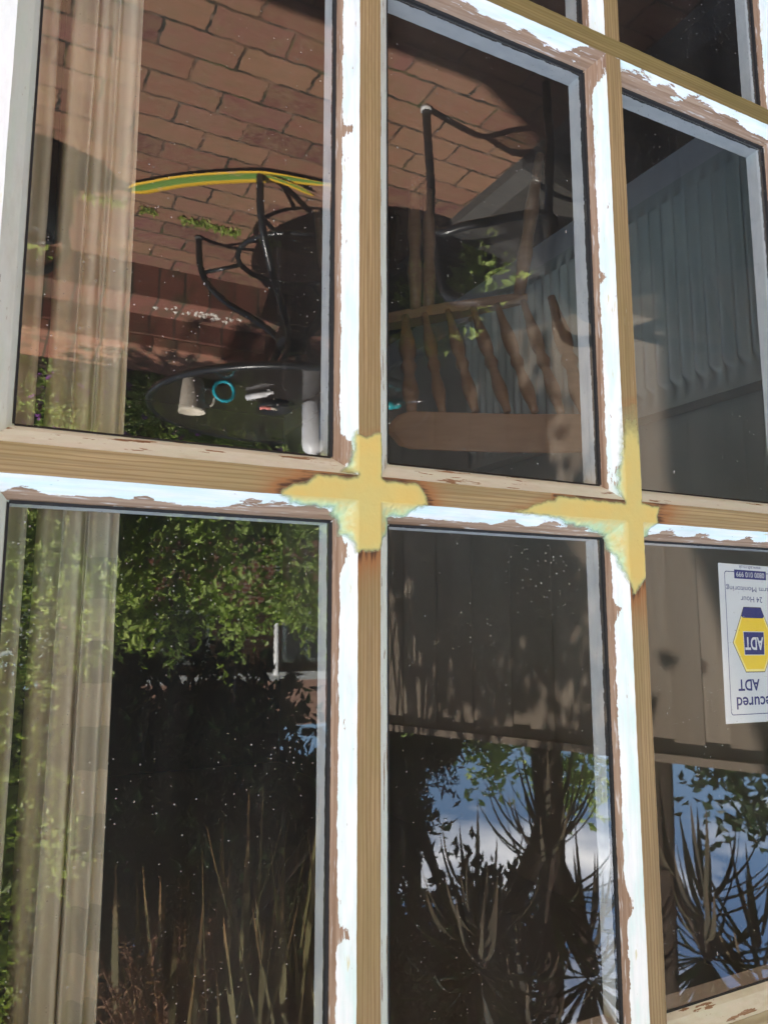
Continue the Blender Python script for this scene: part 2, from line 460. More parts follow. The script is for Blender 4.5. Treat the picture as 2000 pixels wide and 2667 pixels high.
def wear(x, z, v):
    if not 1.0 <= v <= 2.0: return 0.0
    return min(1.5, sum(k * math.exp(-((x - a) ** 2 + (z - c) ** 2) / (r * r)) for a, c, r, k in WEAR if abs(x - a) < 0.06 and abs(z - c) < 0.06))
def bar(parent, orient, a, b, c0, c1, mat, name='glazing_bar', near=True, far=True, seed=0.0, burns=(), width_far=None):
    """one timber member; a..b is the flat face across, c0..c1 its length (H for rails, D for uprights)"""
    sec = []
    if near:
        sec.append((a - 0.018, 0.0445, 2.9)); sec.append((a - 0.018, 0.0330, 2.45)); sec.append((a - 0.018, 0.0212, 2.05))
        for (o, t), w in zip(reversed(PROF), reversed(TV)): sec.append((a - o, t, 1 + w))
    else:
        sec.append((a, 0.0445, 0.99)); sec.append((a, 0.0, 0.985))
    nf = max(2, int((b - a) / 0.004))
    for k in range(1, nf):
        t = k / nf
        sec.append((a + (b - a) * t, 0.0, 1 - t))
    if far:
        for (o, t), w in zip(PROF, TV): sec.append((b + o, t, -w if w else 0.0))
        sec.append((b + 0.018, 0.0212, -1.05)); sec.append((b + 0.018, 0.0445, -1.9))
    else:
        sec.append((b, 0.0, 0.01)); sec.append((b, 0.0445, 0.005))
    n = len(sec)
    N = max(2, int(abs(c1 - c0) / 0.004))
    V, F, U, VV, B, Wr = [], [], [], [], [], []
    rs = np.random.default_rng(int(seed * 100) + 5)
    wob = np.convolve(rs.normal(0, 1, N + 9), np.ones(8) / 8, 'same')[:N + 1] * 0.00032
    wob2 = np.convolve(rs.normal(0, 1, N + 9), np.ones(8) / 8, 'same')[:N + 1] * 0.00032
    for i in range(N + 1):
        c = c0 + (c1 - c0) * i / N
        for (x, y, v) in sec:
            xx = x
            if 1.0 <= v <= 2.0: xx += wob[i]
            if -1.0 <= v <= 0.0: xx += wob2[i]
            h, d = (xx, c) if orient == 'V' else (c, xx)
            if orient == 'H':
                # near side of a cross rail is its upper side
                d = (a + b) - xx
            V.append(W(h, d, y + (0.00012 * math.sin(c * 310 + x * 900) if v > -1 else 0)))
            U.append(c); VV.append(v)
            B.append(scorch(V[-1][0], V[-1][2], v)); Wr.append(wear(V[-1][0], V[-1][2], v))
    for i in range(N):
        for k in range(n - 1):
            f = (i * n + k, i * n + k + 1, (i + 1) * n + k + 1, (i + 1) * n + k)
            F.append(f if orient == 'H' else f[::-1])
        F.append((i * n + n - 1, i * n, (i + 1) * n, (i + 1) * n + n - 1) if orient == 'H' else ((i + 1) * n + n - 1, (i + 1) * n, i * n, i * n + n - 1))
    F.append(tuple(range(n))); F.append(tuple(N * n + k for k in range(n - 1, -1, -1)))
    mb = MB()
    mb.add(V, F, smooth=False, u=U, v=VV, burn=B, wear=Wr, seed=[seed] * len(V))
    return mb.build(name, mat, parent)

# ------------------------------------------------------------------ the window
win = thing('glazed_window', 'old multi pane timber window stripped to bare wood with flaking white paint', 'window', (-0.46, 0.0, 0.1))
V1, V2, V3 = (0.285, 0.307), (0.600, 0.6225), (0.915, 1.02)
VL = (-0.10, -0.006)
ROWS = [(-0.6757, -0.6524), (-0.1274, -0.1046)]
TOP, BOT = (0.411, 0.52), (-1.38, -1.2004)
# stiles and rails
bar(win, 'V', VL[0], VL[1], BOT[0], TOP[1], MAT['stile'], 'stile', near=False, seed=1.3)
bar(win, 'V', V3[0], V3[1], BOT[0], TOP[1], MAT['bar'], 'stile', far=False, seed=2.1)
def rail(orient_rng, mat, name, seed, near, far, burns=()):
    return bar(win, 'H', orient_rng[0], orient_rng[1], VL[1], V3[0], mat, name, near=near, far=far, seed=seed, burns=burns)
rail(ROWS[0], MAT['bar_low'], 'glazing_bar', 3.7, True, True)
rail(ROWS[1], MAT['bar_mid'], 'glazing_bar', 4.2, True, True,
     burns=((0.214, -1, 0.016), (0.355, 1, 0.012), (0.47, -1, 0.006), (0.648, 1, 0.03)))
rail(TOP, MAT['rail'], 'top_rail', 5.4, False, True)
rail(BOT, MAT['bar'], 'bottom_rail', 6.6, True, False)
spans = [(BOT[1], ROWS[0][0]), (ROWS[0][1], ROWS[1][0]), (ROWS[1][1], TOP[0])]
for j, (va, s0) in enumerate(((V1, 7.1), (V2, 8.9))):
    for k, (d0, d1) in enumerate(spans):
        burns = ()
        if j == 0 and k == 2: burns = ((-0.060, 1, 0.022),)
        if j == 0 and k == 1: burns = ((-0.170, -1, 0.008),)
        if j == 1 and k == 2: burns = ((-0.034, 1, 0.028),)
        bar(win, 'V', va[0], va[1], d0, d1, MAT['bar'], 'glazing_bar', seed=s0 + k * 0.37, burns=burns)

mb = MB(); mb.box((-1.161, 0.023, 1.05), (0.276, 0.044, 1.93)); mb.build('frame_post', MAT['white_frame'], win)
# black glazing seal round each pane, and the panes
m = NM('crumbling black glazing putty')
nz = m.noise(m.geo(), 300, 4)
MAT['seal'] = m.done(m.bsdf(m.mix(m.ramp(nz, [(0.72, 0.0), (0.9, 1.0)]), (0.020, 0.019, 0.019), (0.20, 0.20, 0.20)), 0.8, m.bump(nz, 0.6, 0.001)))
m = NM('dusty window glass')
gm = m.n('NewGeometry'); dt = m.n('VectorMath', operation='DOT_PRODUCT')
m.l(gm.outputs['Incoming'], dt.inputs[0]); m.l(gm.outputs['True Normal'], dt.inputs[1])
om = m.math('SUBTRACT', 1.0, m.math('ABSOLUTE', dt.outputs['Value']), clamp=True)
F1 = m.math('ADD', 0.043, m.math('MULTIPLY', m.math('POWER', om, 5.0), 0.957))   # Schlick, same from both sides
fac = m.math('DIVIDE', m.math('MULTIPLY', F1, 2.0), m.math('ADD', F1, 1.0))
gl = m.n('BsdfGlossy'); gl.inputs['Roughness'].default_value = 0.0
tr = m.n('BsdfTransparent'); tr.inputs['Color'].default_value = (0.94, 0.96, 0.95, 1)
mx = m.n('MixShader'); m.l(fac, mx.inputs[0]); m.l(tr.outputs[0], mx.inputs[1]); m.l(gl.outputs[0], mx.inputs[2])
P = m.geo()
vo = m.n('TexVoronoi', feature='F1'); vo.inputs['Scale'].default_value = 300; m.l(P, vo.inputs['Vector'])
dens = m.ramp(m.noise(P, 9, 4, 0.6), [(0.38, 0.25), (0.7, 1.0)])
sep = m.n('SeparateColor'); m.l(vo.outputs['Color'], sep.inputs[0])
big = m.math('MULTIPLY', m.math('POWER', sep.outputs[0], 4.0), 0.32)
thr = m.math('MULTIPLY', m.math('ADD', big, 0.02), dens)
speck = m.math('LESS_THAN', vo.outputs['Distance'], thr)
vo2 = m.n('TexVoronoi', feature='F1'); vo2.inputs['Scale'].default_value = 60
m.l(m.mapping(m.n('TexCoord').outputs['Object'], (1, 1, 0.42), rot=(0.1, 0.25, 0.1)), vo2.inputs['Vector'])
sp2 = m.n('SeparateColor'); m.l(vo2.outputs['Color'], sp2.inputs[0])
streak = m.math('LESS_THAN', vo2.outputs['Distance'], m.math('MULTIPLY', m.math('GREATER_THAN', sp2.outputs[0], 0.86), 0.05))
film = m.ramp(m.noise(m.mapping(P, (14, 14, 2.2)), 1.0, 4), [(0.35, 0.006), (0.8, 0.026)])
smear = m.math('MULTIPLY', m.ramp(m.noise(m.mapping(P, (30, 30, 5), rot=(0, 0.5, 0)), 1.0, 5, 0.7, 1.5), [(0.60, 0.0), (0.75, 1.0)]), 0.018)
dust = m.math('MAXIMUM', m.math('MULTIPLY', m.math('MULTIPLY', m.math('MAXIMUM', speck, streak), m.ramp(sep.outputs[1], [(0.0, 0.12), (1.0, 0.65)])), 1.0), m.math('ADD', film, smear))
df = m.n('BsdfDiffuse'); df.inputs['Color'].default_value = (0.75, 0.73, 0.68, 1)
mx2 = m.n('MixShader'); m.l(dust, mx2.inputs[0]); m.l(mx.outputs[0], mx2.inputs[1]); m.l(df.outputs[0], mx2.inputs[2])
MAT['glass'] = m.done(mx2.outputs[0])
m = NM('clear glass edge')
tr = m.n('BsdfTransparent'); tr.inputs['Color'].default_value = (0.985, 0.99, 0.985, 1)
MAT['glass_back'] = m.done(tr.outputs[0])

cols = [(VL[1] + 0.018, V1[0] - 0.018), (V1[1] + 0.018, V2[0] - 0.018), (V2[1] + 0.018, V3[0] - 0.018)]
rws = [(BOT[1] + 0.018, ROWS[0][0] - 0.018), (ROWS[0][1] + 0.018, ROWS[1][0] - 0.018), (ROWS[1][1] + 0.018, TOP[0] - 0.018)]
for (h0, h1) in cols:
    for (d0, d1) in rws:
        mb = MB()
        e = 0.003
        Vv = [W(h, d, y) for y in (0.0210, 0.0245) for h, d in ((h0 - e, d0 - e), (h1 + e, d0 - e), (h1 + e, d1 + e), (h0 - e, d1 + e))]
        mb.add(Vv, [(3, 2, 1, 0)], mi=0)
        mb.add(Vv, [(4, 5, 6, 7), (1, 5, 4, 0), (2, 6, 5, 1), (3, 7, 6, 2), (0, 4, 7, 3)], mi=1)
        mb.build('glass_pane', [MAT['glass'], MAT['glass_back']], win)
        # ragged seal in the corner between bevel and glass
        mb = MB()
        ring = []
        corners = [(h0, d0), (h1, d0), (h1, d1), (h0, d1)]
        dirs = [(0, 1), (-1, 0), (0, -1), (1, 0)]
        for k in range(4):
            A, Bc = corners[k], corners[(k + 1) % 4]
            L = math.dist(A, Bc); n = int(L / 0.0022)
            rag = np.abs(RNG.normal(0, 1, n + 1)) * 0.0005
            slow = np.interp(np.arange(n + 1), *(lambda xs: (xs, RNG.uniform(0.15, 1.0, len(xs))))(np.concatenate([[0], np.sort(RNG.uniform(0, n, max(3, n // 9))), [n]])))
            strong = 0.55 if k in (1, 0) else 0.12
            Vs, Fs = [], []
            for i in range(n + 1):
                t = i / n
                x, y = A[0] + (Bc[0] - A[0]) * t, A[1] + (Bc[1] - A[1]) * t
                nx, ny = dirs[k]
                wd = (0.0004 + 0.0011 * slow[i] ** 2 + rag[i] * 0.5) * strong
                hg = (0.0006 + 0.0010 * slow[i] + rag[i] * 0.7) * strong
                Vs += [W(x - nx * 0.0015, y - ny * 0.0015, 0.0190 - hg), W(x + nx * 0.0005, y + ny * 0.0005, 0.0200 - hg * 0.5), W(x + nx * wd, y + ny * wd, 0.02085), W(x - nx * 0.0015, y - ny * 0.0015, 0.0212)]
            for i in range(n):
                for q in range(3):
                    Fs.append((i * 4 + q, i * 4 + q + 1, i * 4 + q + 5, i * 4 + q + 4))
            mb.add(Vs, Fs, smooth=False)
        mb.build('glazing_seal', MAT['seal'], win)

# yellow two-part filler over the joints
m = NM('yellow wood filler')
e, dp = m.attr('edge'), m.attr('dp')
P = m.geo()
n1, n2 = m.noise(P, 45, 4), m.noise(P, 140, 3)
ee = m.math('ADD', e, m.math('MULTIPLY', m.math('SUBTRACT', n1, 0.5), 0.5))
flat = m.ramp(ee, [(0.0, (0.40, 0.40, 0.26)), (0.22, (0.44, 0.44, 0.20)), (0.5, (0.55, 0.45, 0.150)), (1.0, (0.58, 0.43, 0.135))])
bev = m.ramp(m.math('ADD', ee, m.math('MULTIPLY', m.math('SUBTRACT', n2, 0.5), 0.9)), [(0.0, (0.44, 0.50, 0.42)), (0.25, (0.42, 0.56, 0.36)), (0.55, (0.55, 0.55, 0.25)), (1.0, (0.66, 0.46, 0.15))])
green = m.ramp(n1, [(0.38, 0.0), (0.66, 0.8)])
bev = m.mix(green, bev, (0.42, 0.62, 0.40))
flat = m.mix(m.ramp(m.noise(P, 16, 3), [(0.42, 0.0), (0.68, 0.65)]), flat, (0.47, 0.45, 0.185))
cc = m.mix(m.ramp(dp, [(0.04, 0.0), (0.25, 1.0)]), flat, bev)
cc = m.mix(m.ramp(m.noise(P, 420, 2), [(0.74, 0.0), (0.79, 0.7)]), cc, (0.30, 0.17, 0.06))
hh = m.math('ADD', m.noise(P, 90, 3), m.math('MULTIPLY', m.math('MULTIPLY', m.ramp(dp, [(0.05, 0.0), (0.3, 1.0)]), n2), 1.6))
fb = m.bsdf(cc, 0.42, m.bump(hh, 0.6, 0.0014), 0.4)
tt = m.n('BsdfTransparent'); mm = m.n('MixShader')
m.l(m.ramp(m.math('ADD', e, m.math('MULTIPLY', m.math('SUBTRACT', n2, 0.5), 0.3)), [(0.02, 0.0), (0.48, 1.0)]), mm.inputs[0]); m.l(tt.outputs[0], mm.inputs[1]); m.l(fb, mm.inputs[2])
MAT['filler'] = m.done(mm.outputs[0])

def prof_depth(o):
    return np.interp(o, [p[0] for p in PROF], [p[1] for p in PROF])
def lattice_depth(X, Z):
    Hh, D = -X, Z - EYE
    best = np.full(X.shape, 0.021)
    for q, a, b in ((Hh, *V1), (Hh, *V2), (D, *ROWS[0]), (D, *ROWS[1])):
        best = np.minimum(best, prof_depth(np.maximum(np.maximum(a - q, q - b), 0)))
    return best
def blur(A, n):
    for _ in range(n):
        A = (np.roll(A, 1, 0) + np.roll(A, -1, 0) + np.roll(A, 1, 1) + np.roll(A, -1, 1) + A) / 5
    return A
def filler(poly, fade_z=None):
    P = np.array(poly); st = 0.0009
    xs = np.arange(P[:, 0].min() - 0.004, P[:, 0].max() + 0.004, st)
    zs = np.arange(P[:, 1].min() - 0.004, P[:, 1].max() + 0.004, st)
    X, Z = np.meshgrid(xs, zs)
    # wobble the outline slightly
    Xw = X + 0.0005 * np.sin(Z * 370) + 0.0002 * np.sin(Z * 1000 + X * 700)
    Zw = Z + 0.0005 * np.sin(X * 330 + 1) + 0.0002 * np.sin(X * 930 + Z * 500)
    ins = np.zeros(X.shape, bool); dist = np.full(X.shape, 1.0); NX, NZ = X.copy(), Z.copy()
    for i in range(len(P)):
        (x0, z0), (x1, z1) = P[i], P[(i + 1) % len(P)]
        cond = (z0 > Zw) != (z1 > Zw)
        with np.errstate(divide='ignore', invalid='ignore'):
            ins ^= cond & (Xw < (x1 - x0) * (Zw - z0) / ((z1 - z0) if z1 != z0 else 1e-9) + x0)
        L2 = (x1 - x0) ** 2 + (z1 - z0) ** 2 + 1e-12
        t = np.clip(((Xw - x0) * (x1 - x0) + (Zw - z0) * (z1 - z0)) / L2, 0, 1)
        dd = np.hypot(Xw - x0 - t * (x1 - x0), Zw - z0 - t * (z1 - z0))
        nr = dd < dist
        NX = np.where(nr, X + (x0 + t * (x1 - x0)) - Xw, NX); NZ = np.where(nr, Z + (z0 + t * (z1 - z0)) - Zw, NZ)
        dist = np.minimum(dist, dd)
    dist = np.where(ins, dist, 0.0); X = np.where(ins, X, NX); Z = np.where(ins, Z, NZ)
    dep = lattice_depth(X, Z)
    soft = blur(dep, 5)
    dep2 = np.minimum(dep, soft)
    k = np.clip(dist / 0.003, 0, 1); k = k * k * (3 - 2 * k)
    lump = -np.abs(0.0005 * np.sin(X * 210 + Z * 90) + 0.0004 * np.sin(X * 430 - Z * 520) + 0.0003 * np.sin(X * 900 + Z * 300)) * np.clip(dep / 0.004, 0, 1)
    Y = dep2 * k + dep * (1 - k) - 0.0006 * k - 0.00018 + lump * k
    edge = np.clip(dist / 0.009, 0, 1)
    if fade_z is not None:
        edge = edge * np.clip((Z - fade_z[0]) / (fade_z[1] - fade_z[0]), 0.12, 1)
    idx = -np.ones(X.shape, int); V, E, D = [], [], []
    ny, nx = X.shape
    faces = []
    for j in range(ny - 1):
        for i in range(nx - 1):
            if ins[j, i] or ins[j, i + 1] or ins[j + 1, i] or ins[j + 1, i + 1]:
                f = []
                for (a, b) in ((j, i), (j, i + 1), (j + 1, i + 1), (j + 1, i)):
                    if idx[a, b] < 0:
                        idx[a, b] = len(V); V.append((X[a, b], Y[a, b], Z[a, b])); E.append(edge[a, b]); D.append(dep[a, b] / 0.021)
                    f.append(idx[a, b])
                faces.append(f)
    mb = MB(); mb.add(V, faces, smooth=True, edge=E, dp=D)
    return mb.build('filler_patch', MAT['filler'], win)
filler(J1)
filler(J2, (1.245, 1.325))

# ------------------------------------------------------------------ alarm sticker on the inside of the glass
NAVY = plain('navy print', (0.006, 0.014, 0.15), 0.4, 0.05)
YEL = plain('yellow print', (0.82, 0.58, 0.03), 0.4, 0.05)
PALEY = plain('pale yellow print', (0.85, 0.72, 0.25), 0.4, 0.05)
DARKL = plain('dark outline print', (0.05, 0.04, 0.03), 0.5, 0.05)
VINYL = plain('white vinyl', (0.60, 0.63, 0.68), 0.4, 0.03)
SC = (-0.8205, 1.5055)
stk = thing('window_sticker', 'white alarm company sticker with navy lettering and yellow six sided badge on the glass', 'sticker', (SC[0], 0.0255, SC[1]))
srot = math.radians(-1.1)
def sp(u, w, y): # sticker coordinates: u to the right, w up, from its middle
    c, s_ = math.cos(srot), math.sin(srot)
    return (SC[0] + u * c - w * s_, y, SC[1] + u * s_ + w * c)
def flat_poly(mb, pts, y, th=0.00006):
    n = len(pts)
    V = [sp(u, w, y) for u, w in pts] + [sp(u, w, y + th) for u, w in pts]
    mb.add(V, [tuple(range(n)), tuple(range(2 * n - 1, n - 1, -1))] + [(i, (i + 1) % n, n + (i + 1) % n, n + i) for i in range(n)])
def text_mesh(name, txt, u, w, size, mat, y, width=None, bold=0.0, squash=1.0):
    cu = bpy.data.curves.new(name, 'FONT')
    cu.body = txt; cu.size = size; cu.align_x = 'CENTER'; cu.align_y = 'CENTER'; cu.offset = bold; cu.resolution_u = 4
    o = bpy.data.objects.new(name, cu); COL.objects.link(o)
    bpy.context.view_layer.update()
    dg = bpy.context.evaluated_depsgraph_get()
    me = bpy.data.meshes.new_from_object(o.evaluated_get(dg))
    bpy.data.objects.remove(o); bpy.data.curves.remove(cu)
    co = np.array([v.co for v in me.vertices])
    mn, mxx = co.min(0), co.max(0)
    k = (width / (mxx[0] - mn[0])) if width else 1.0
    for v in me.vertices:
        x = (v.co.x - (mn[0] + mxx[0]) / 2) * k
        z = (v.co.y - (mn[1] + mxx[1]) / 2) * squash
        v.co = sp(u + x, w + z, y)
    me.materials.clear(); me.materials.append(mat)
    oo = bpy.data.objects.new(name, me); COL.objects.link(oo)
    oo.parent = stk; oo.matrix_parent_inverse = Matrix.Translation(-Vector(stk.location))
    return oo
y0 = 0.0253
mb = MB(); flat_poly(mb, [(-0.0555, -0.0925), (0.0555, -0.0925), (0.0555, 0.0925), (-0.0555, 0.0925)], y0, 0.0002); mb.build('sticker_sheet', VINYL, stk)
zz = SC[1]
# border line with rounded corners
def rr(u, w, r, n=6):
    out = []
    for cx, cy, a0 in ((u - r, w - r, 0), (-u + r, w - r, 90), (-u + r, -w + r, 180), (u - r, -w + r, 270)):
        for k in range(n + 1):
            a = math.radians(a0 + 90 * k / n); out.append((cx + r * math.cos(a), cy + r * math.sin(a)))
    return out
A, Bq = rr(0.0458, 0.0835, 0.004), rr(0.0449, 0.0826, 0.0034)
mb = MB(); n = len(A)
Vb = [sp(u, w - 0.0002, y0 - 0.00004) for u, w in A] + [sp(u, w - 0.0002, y0 - 0.00004) for u, w in Bq]
mb.add(Vb, [(i, (i + 1) % n, n + (i + 1) % n, n + i) for i in range(n)])
mb.build('border_line', NAVY, stk)
text_mesh('lettering', 'Secured', 0.0, 1.5755 - zz, 0.0195, NAVY, y0 - 0.00005, 0.071, 0.00035)
text_mesh('lettering', 'ADT', 0.0125, 1.5550 - zz, 0.0180, NAVY, y0 - 0.00005, 0.0375, 0.00045)
text_mesh('lettering', 'by', -0.0315, 1.5545 - zz, 0.0170, NAVY, y0 - 0.00005, 0.0165, 0.0003)
hexo = [(0.0155, 1.4635 - zz), (0.0370, 1.5058 - zz), (0.0168, 1.5405 - zz), (-0.0168, 1.5405 - zz), (-0.0370, 1.5058 - zz), (-0.0155, 1.4635 - zz)]
def scaled(k, ku=None): return [(u * (ku or k), (w - (1.502 - zz)) * k + (1.502 - zz)) for u, w in hexo]
badge = MB(); flat_poly(badge, hexo, y0 - 0.00008); bo = badge.build('badge', DARKL, stk)
for nm_, kk, mm, yy in (('badge_rim', 0.975, PALEY, 0.00014), ('badge_field', 0.90, YEL, 0.00022)):
    mb = MB(); flat_poly(mb, scaled(kk), y0 - yy); mb.build(nm_, mm, bo)
mb = MB(); flat_poly(mb, [(0.0152, 1.4642 - zz), (0.0202, 1.4745 - zz), (0.0176, 1.4766 - zz), (-0.0176, 1.4766 - zz), (-0.0202, 1.4745 - zz), (-0.0152, 1.4642 - zz)], y0 - 0.0003); mb.build('badge_band', NAVY, bo)
mb = MB(); flat_poly(mb, [(-0.0186, 1.4925 - zz), (0.0186, 1.4925 - zz), (0.0180, 1.5205 - zz), (-0.0180, 1.5205 - zz)], y0 - 0.0003); mb.build('badge_square_edge', VINYL, bo)
mb = MB(); flat_poly(mb, [(-0.0178, 1.4933 - zz), (0.0178, 1.4933 - zz), (0.0172, 1.5197 - zz), (-0.0172, 1.5197 - zz)], y0 - 0.00038); mb.build('badge_square', NAVY, bo)
text_mesh('badge_lettering', 'ADT', 0.0, 1.5068 - zz, 0.0205, VINYL, y0 - 0.00048, 0.0325, 0.0005)
text_mesh('lettering', '24 Hour', 0.0, 1.4545 - zz, 0.0098, NAVY, y0 - 0.00005, 0.0385)
text_mesh('lettering', 'Alarm Monitoring', 0.0, 1.4415 - zz, 0.0088, NAVY, y0 - 0.00005, 0.087)
mb = MB(); flat_poly(mb, [(-0.0285, 1.4195 - zz), (0.0285, 1.4195 - zz), (0.0285, 1.4302 - zz), (-0.0285, 1.4302 - zz)], y0 - 0.0001); mb.build('number_panel', NAVY, stk)
text_mesh('lettering', '0800 010 999', 0.0, 1.4249 - zz, 0.0090, VINYL, y0 - 0.00018, 0.0500)
text_mesh('lettering', 'www.adt.co.uk', 0.0, 1.4162 - zz, 0.0068, NAVY, y0 - 0.00005, 0.0395)

# ------------------------------------------------------------------ the house and its room
m = NM('house brick')
br = m.n('TexBrick'); br.inputs['Scale'].default_value = 1.0
br.inputs['Brick Width'].default_value = 0.225; br.inputs['Row Height'].default_value = 0.075; br.inputs['Mortar Size'].default_value = 0.006
br.inputs['Color1'].default_value = (0.30, 0.12, 0.07, 1); br.inputs['Color2'].default_value = (0.22, 0.09, 0.06, 1); br.inputs['Mortar'].default_value = (0.40, 0.36, 0.30, 1)
mp = m.n('Mapping'); mp.inputs['Rotation'].default_value = (math.radians(-90), 0, 0)
m.l(m.geo(), mp.inputs['Vector']); m.l(mp.outputs[0], br.inputs['Vector'])
MAT['housebrick'] = m.done(m.bsdf(br.outputs['Color'], 0.85, m.bump(br.outputs['Fac'], -0.4, 0.004)))
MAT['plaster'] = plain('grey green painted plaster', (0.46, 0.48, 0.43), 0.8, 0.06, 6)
MAT['ceiling'] = plain('ceiling paint', (0.4, 0.39, 0.37), 0.8, 0.04, 6)
MAT['rooftile'] = plain('brown roof tile', (0.16, 0.09, 0.06), 0.8, 0.25, 8)
MAT['white_paint'] = plain('white gloss paint', (0.70, 0.70, 0.69), 0.4, 0.05, 12)
house = thing('house', 'brick house wall round the timber window with its low bay roof', 'house', (0, 0.15, 0))
mb = MB()
OX0, OX1, OZ0, OZ1 = -1.30, 0.0985, 0.085, 2.012
mb.box(((OX0 - 3.1) / 2, 0.12, 1.25), (abs(OX0 - -3.1), 0.20, 2.5))
mb.box(((OX1 + 4.0) / 2, 0.12, 1.25), (4.0 - OX1, 0.20, 2.5))
mb.box(((OX0 + OX1) / 2, 0.12, (OZ1 + 2.5) / 2), (OX1 - OX0, 0.20, 2.5 - OZ1))
mb.box(((OX0 + OX1) / 2, 0.12, OZ0 / 2), (OX1 - OX0, 0.20, OZ0))
mb.build('wall', MAT['housebrick'], house)
mb = MB()
mb.box((-2.675, 0.30, 4.45), (7.25, 0.80, 3.90))  # unseen upper block, added and sized to cast shade on the fence
mb.build('shade_block', MAT['housebrick'], house)
mb = MB()
V = [(-3.3, -0.35, 2.42), (4.2, -0.35, 2.42), (4.2, 0.75, 2.98), (-3.3, 0.75, 2.98)]
mb.add(V + [(x, y, z + 0.05) for x, y, z in V], [(0, 1, 2, 3), (7, 6, 5, 4), (0, 4, 5, 1), (1, 5, 6, 2), (2, 6, 7, 3), (3, 7, 4, 0)])
mb.build('roof', MAT['rooftile'], house)
mb = MB()
mb.box((0.45, -0.30, 2.435), (7.4, 0.025, 0.12)); mb.box((0.45, -0.14, 2.40), (7.4, 0.30, 0.012))
mb.build('fascia', MAT['white_paint'], house)
mb = MB()
mb.box((-1.92, 2.45, 1.22), (0.08, 4.5, 2.46)); mb.build('inner_wall', MAT['plaster'], house)
mb = MB(); mb.box((3.6, 2.45, 1.22), (0.08, 4.5, 2.46))
mb.build('inner_wall', MAT['plaster'], house)
mb = MB(); mb.box((0.84, 4.66, 1.22), (5.6, 0.08, 2.46)); mb.build('back_wall', plain('back wall darkened for room shade', (0.06, 0.06, 0.055), 0.8, 0.1, 5), house)  # wall colour painted darker than the side walls to keep the room dim
mb = MB(); mb.box((0.84, 2.46, 2.47), (5.7, 4.6, 0.06)); mb.build('ceiling', MAT['ceiling'], house)
mb = MB()
mb.box((-1.872, 2.4, 0.062), (0.018, 4.36, 0.125)); mb.box((-1.876, 2.4, 0.128), (0.010, 4.36, 0.010))
mb.build('skirting_board', MAT['white_paint'], house)
m = NM('dark floorboards')
nz = m.noise(m.mapping(m.geo(), (3, 40, 1)), 1.0, 4)
MAT['floor'] = m.done(m.bsdf(m.mix(nz, (0.035, 0.022, 0.014), (0.075, 0.045, 0.028)), 0.45, m.bump(nz, 0.2, 0.002)))
mb = MB(); mb.box((0.84, 2.42, -0.02), (5.6, 4.4, 0.04)); tag(mb.build('room_floor', MAT['floor']), kind='structure')

# radiator on the side wall
MAT['enamel'] = plain('old enamel', (0.56, 0.60, 0.55), 0.35, 0.03, 20, 0.5)
rad = thing('radiator', 'ribbed steel panel radiator on the wall inside the room', 'radiator', (-1.80, 1.35, 0.15))
mb = MB()
ys = np.arange(0.66, 2.06, 0.0046)
def ribx(y):
    p = ((y - 0.705) / 0.0468) % 1.0
    b = 0.5 - 0.5 * math.cos(2 * math.pi * min(1, max(0, (p - 0.14) / 0.72)))
    return -1.790 + 0.034 * b ** 0.6
levels = [(0.152, 0), (0.20, 0), (0.222, 1), (0.772, 1), (0.792, 0), (0.84, 0)]
V, F = [], []
for y in ys:
    for z, k in levels:
        V.append((ribx(y) if k else -1.787, y, z))
n = len(levels)
for i in range(len(ys) - 1):
    for k in range(n - 1): F.append((i * n + k, i * n + k + 1, (i + 1) * n + k + 1, (i + 1) * n + k))
mb.add(V, F, smooth=True)
mb.box((-1.815, (ys[0] + ys[-1]) / 2, 0.496), (0.05, ys[-1] - ys[0], 0.688))
mb.build('panel', MAT['enamel'], rad)
mb = MB(); mb.box((-1.812, (ys[0] + ys[-1]) / 2, 0.848), (0.075, ys[-1] - ys[0] + 0.01, 0.012))
mb.build('top_grille', MAT['enamel'], rad)
mb = MB(); mb.tube([(-1.82, 0.64, 0.0), (-1.82, 0.64, 0.19), (-1.81, 0.67, 0.19)], 0.008); mb.build('pipe', MAT['enamel'], rad)

# curtains
m = NM('beige curtain cloth')
P = m.geo()
hem = m.attr('hem')
sx = m.n('SeparateXYZ'); m.l(P, sx.inputs[0])
chk = m.math('GREATER_THAN', m.math('FRACT', m.math('MULTIPLY', m.math('ADD', sx.outputs[2], 0.0), 1 / 0.073)), 0.5)
weave = m.noise(m.mapping(P, (700, 700, 700)), 1.0, 2)
chk = m.math('MULTIPLY', chk, m.math('GREATER_THAN', sx.outputs[2], 1.41))
c = m.mix(m.math('MULTIPLY', hem, chk), (0.66, 0.59, 0.47), (0.52, 0.475, 0.385))
c = m.mix(m.math('MULTIPLY', weave, 0.25), c, (0.50, 0.44, 0.36))
d = m.bsdf(c, 0.9, m.bump(weave, 0.2, 0.0005), 0.1)
t = m.n('BsdfTranslucent'); m.l(c, t.inputs['Color'])
x = m.n('MixShader'); x.inputs[0].default_value = 0.2; m.l(d, x.inputs[1]); m.l(t.outputs[0], x.inputs[2])
MAT['curtain'] = m.done(x.outputs[0])
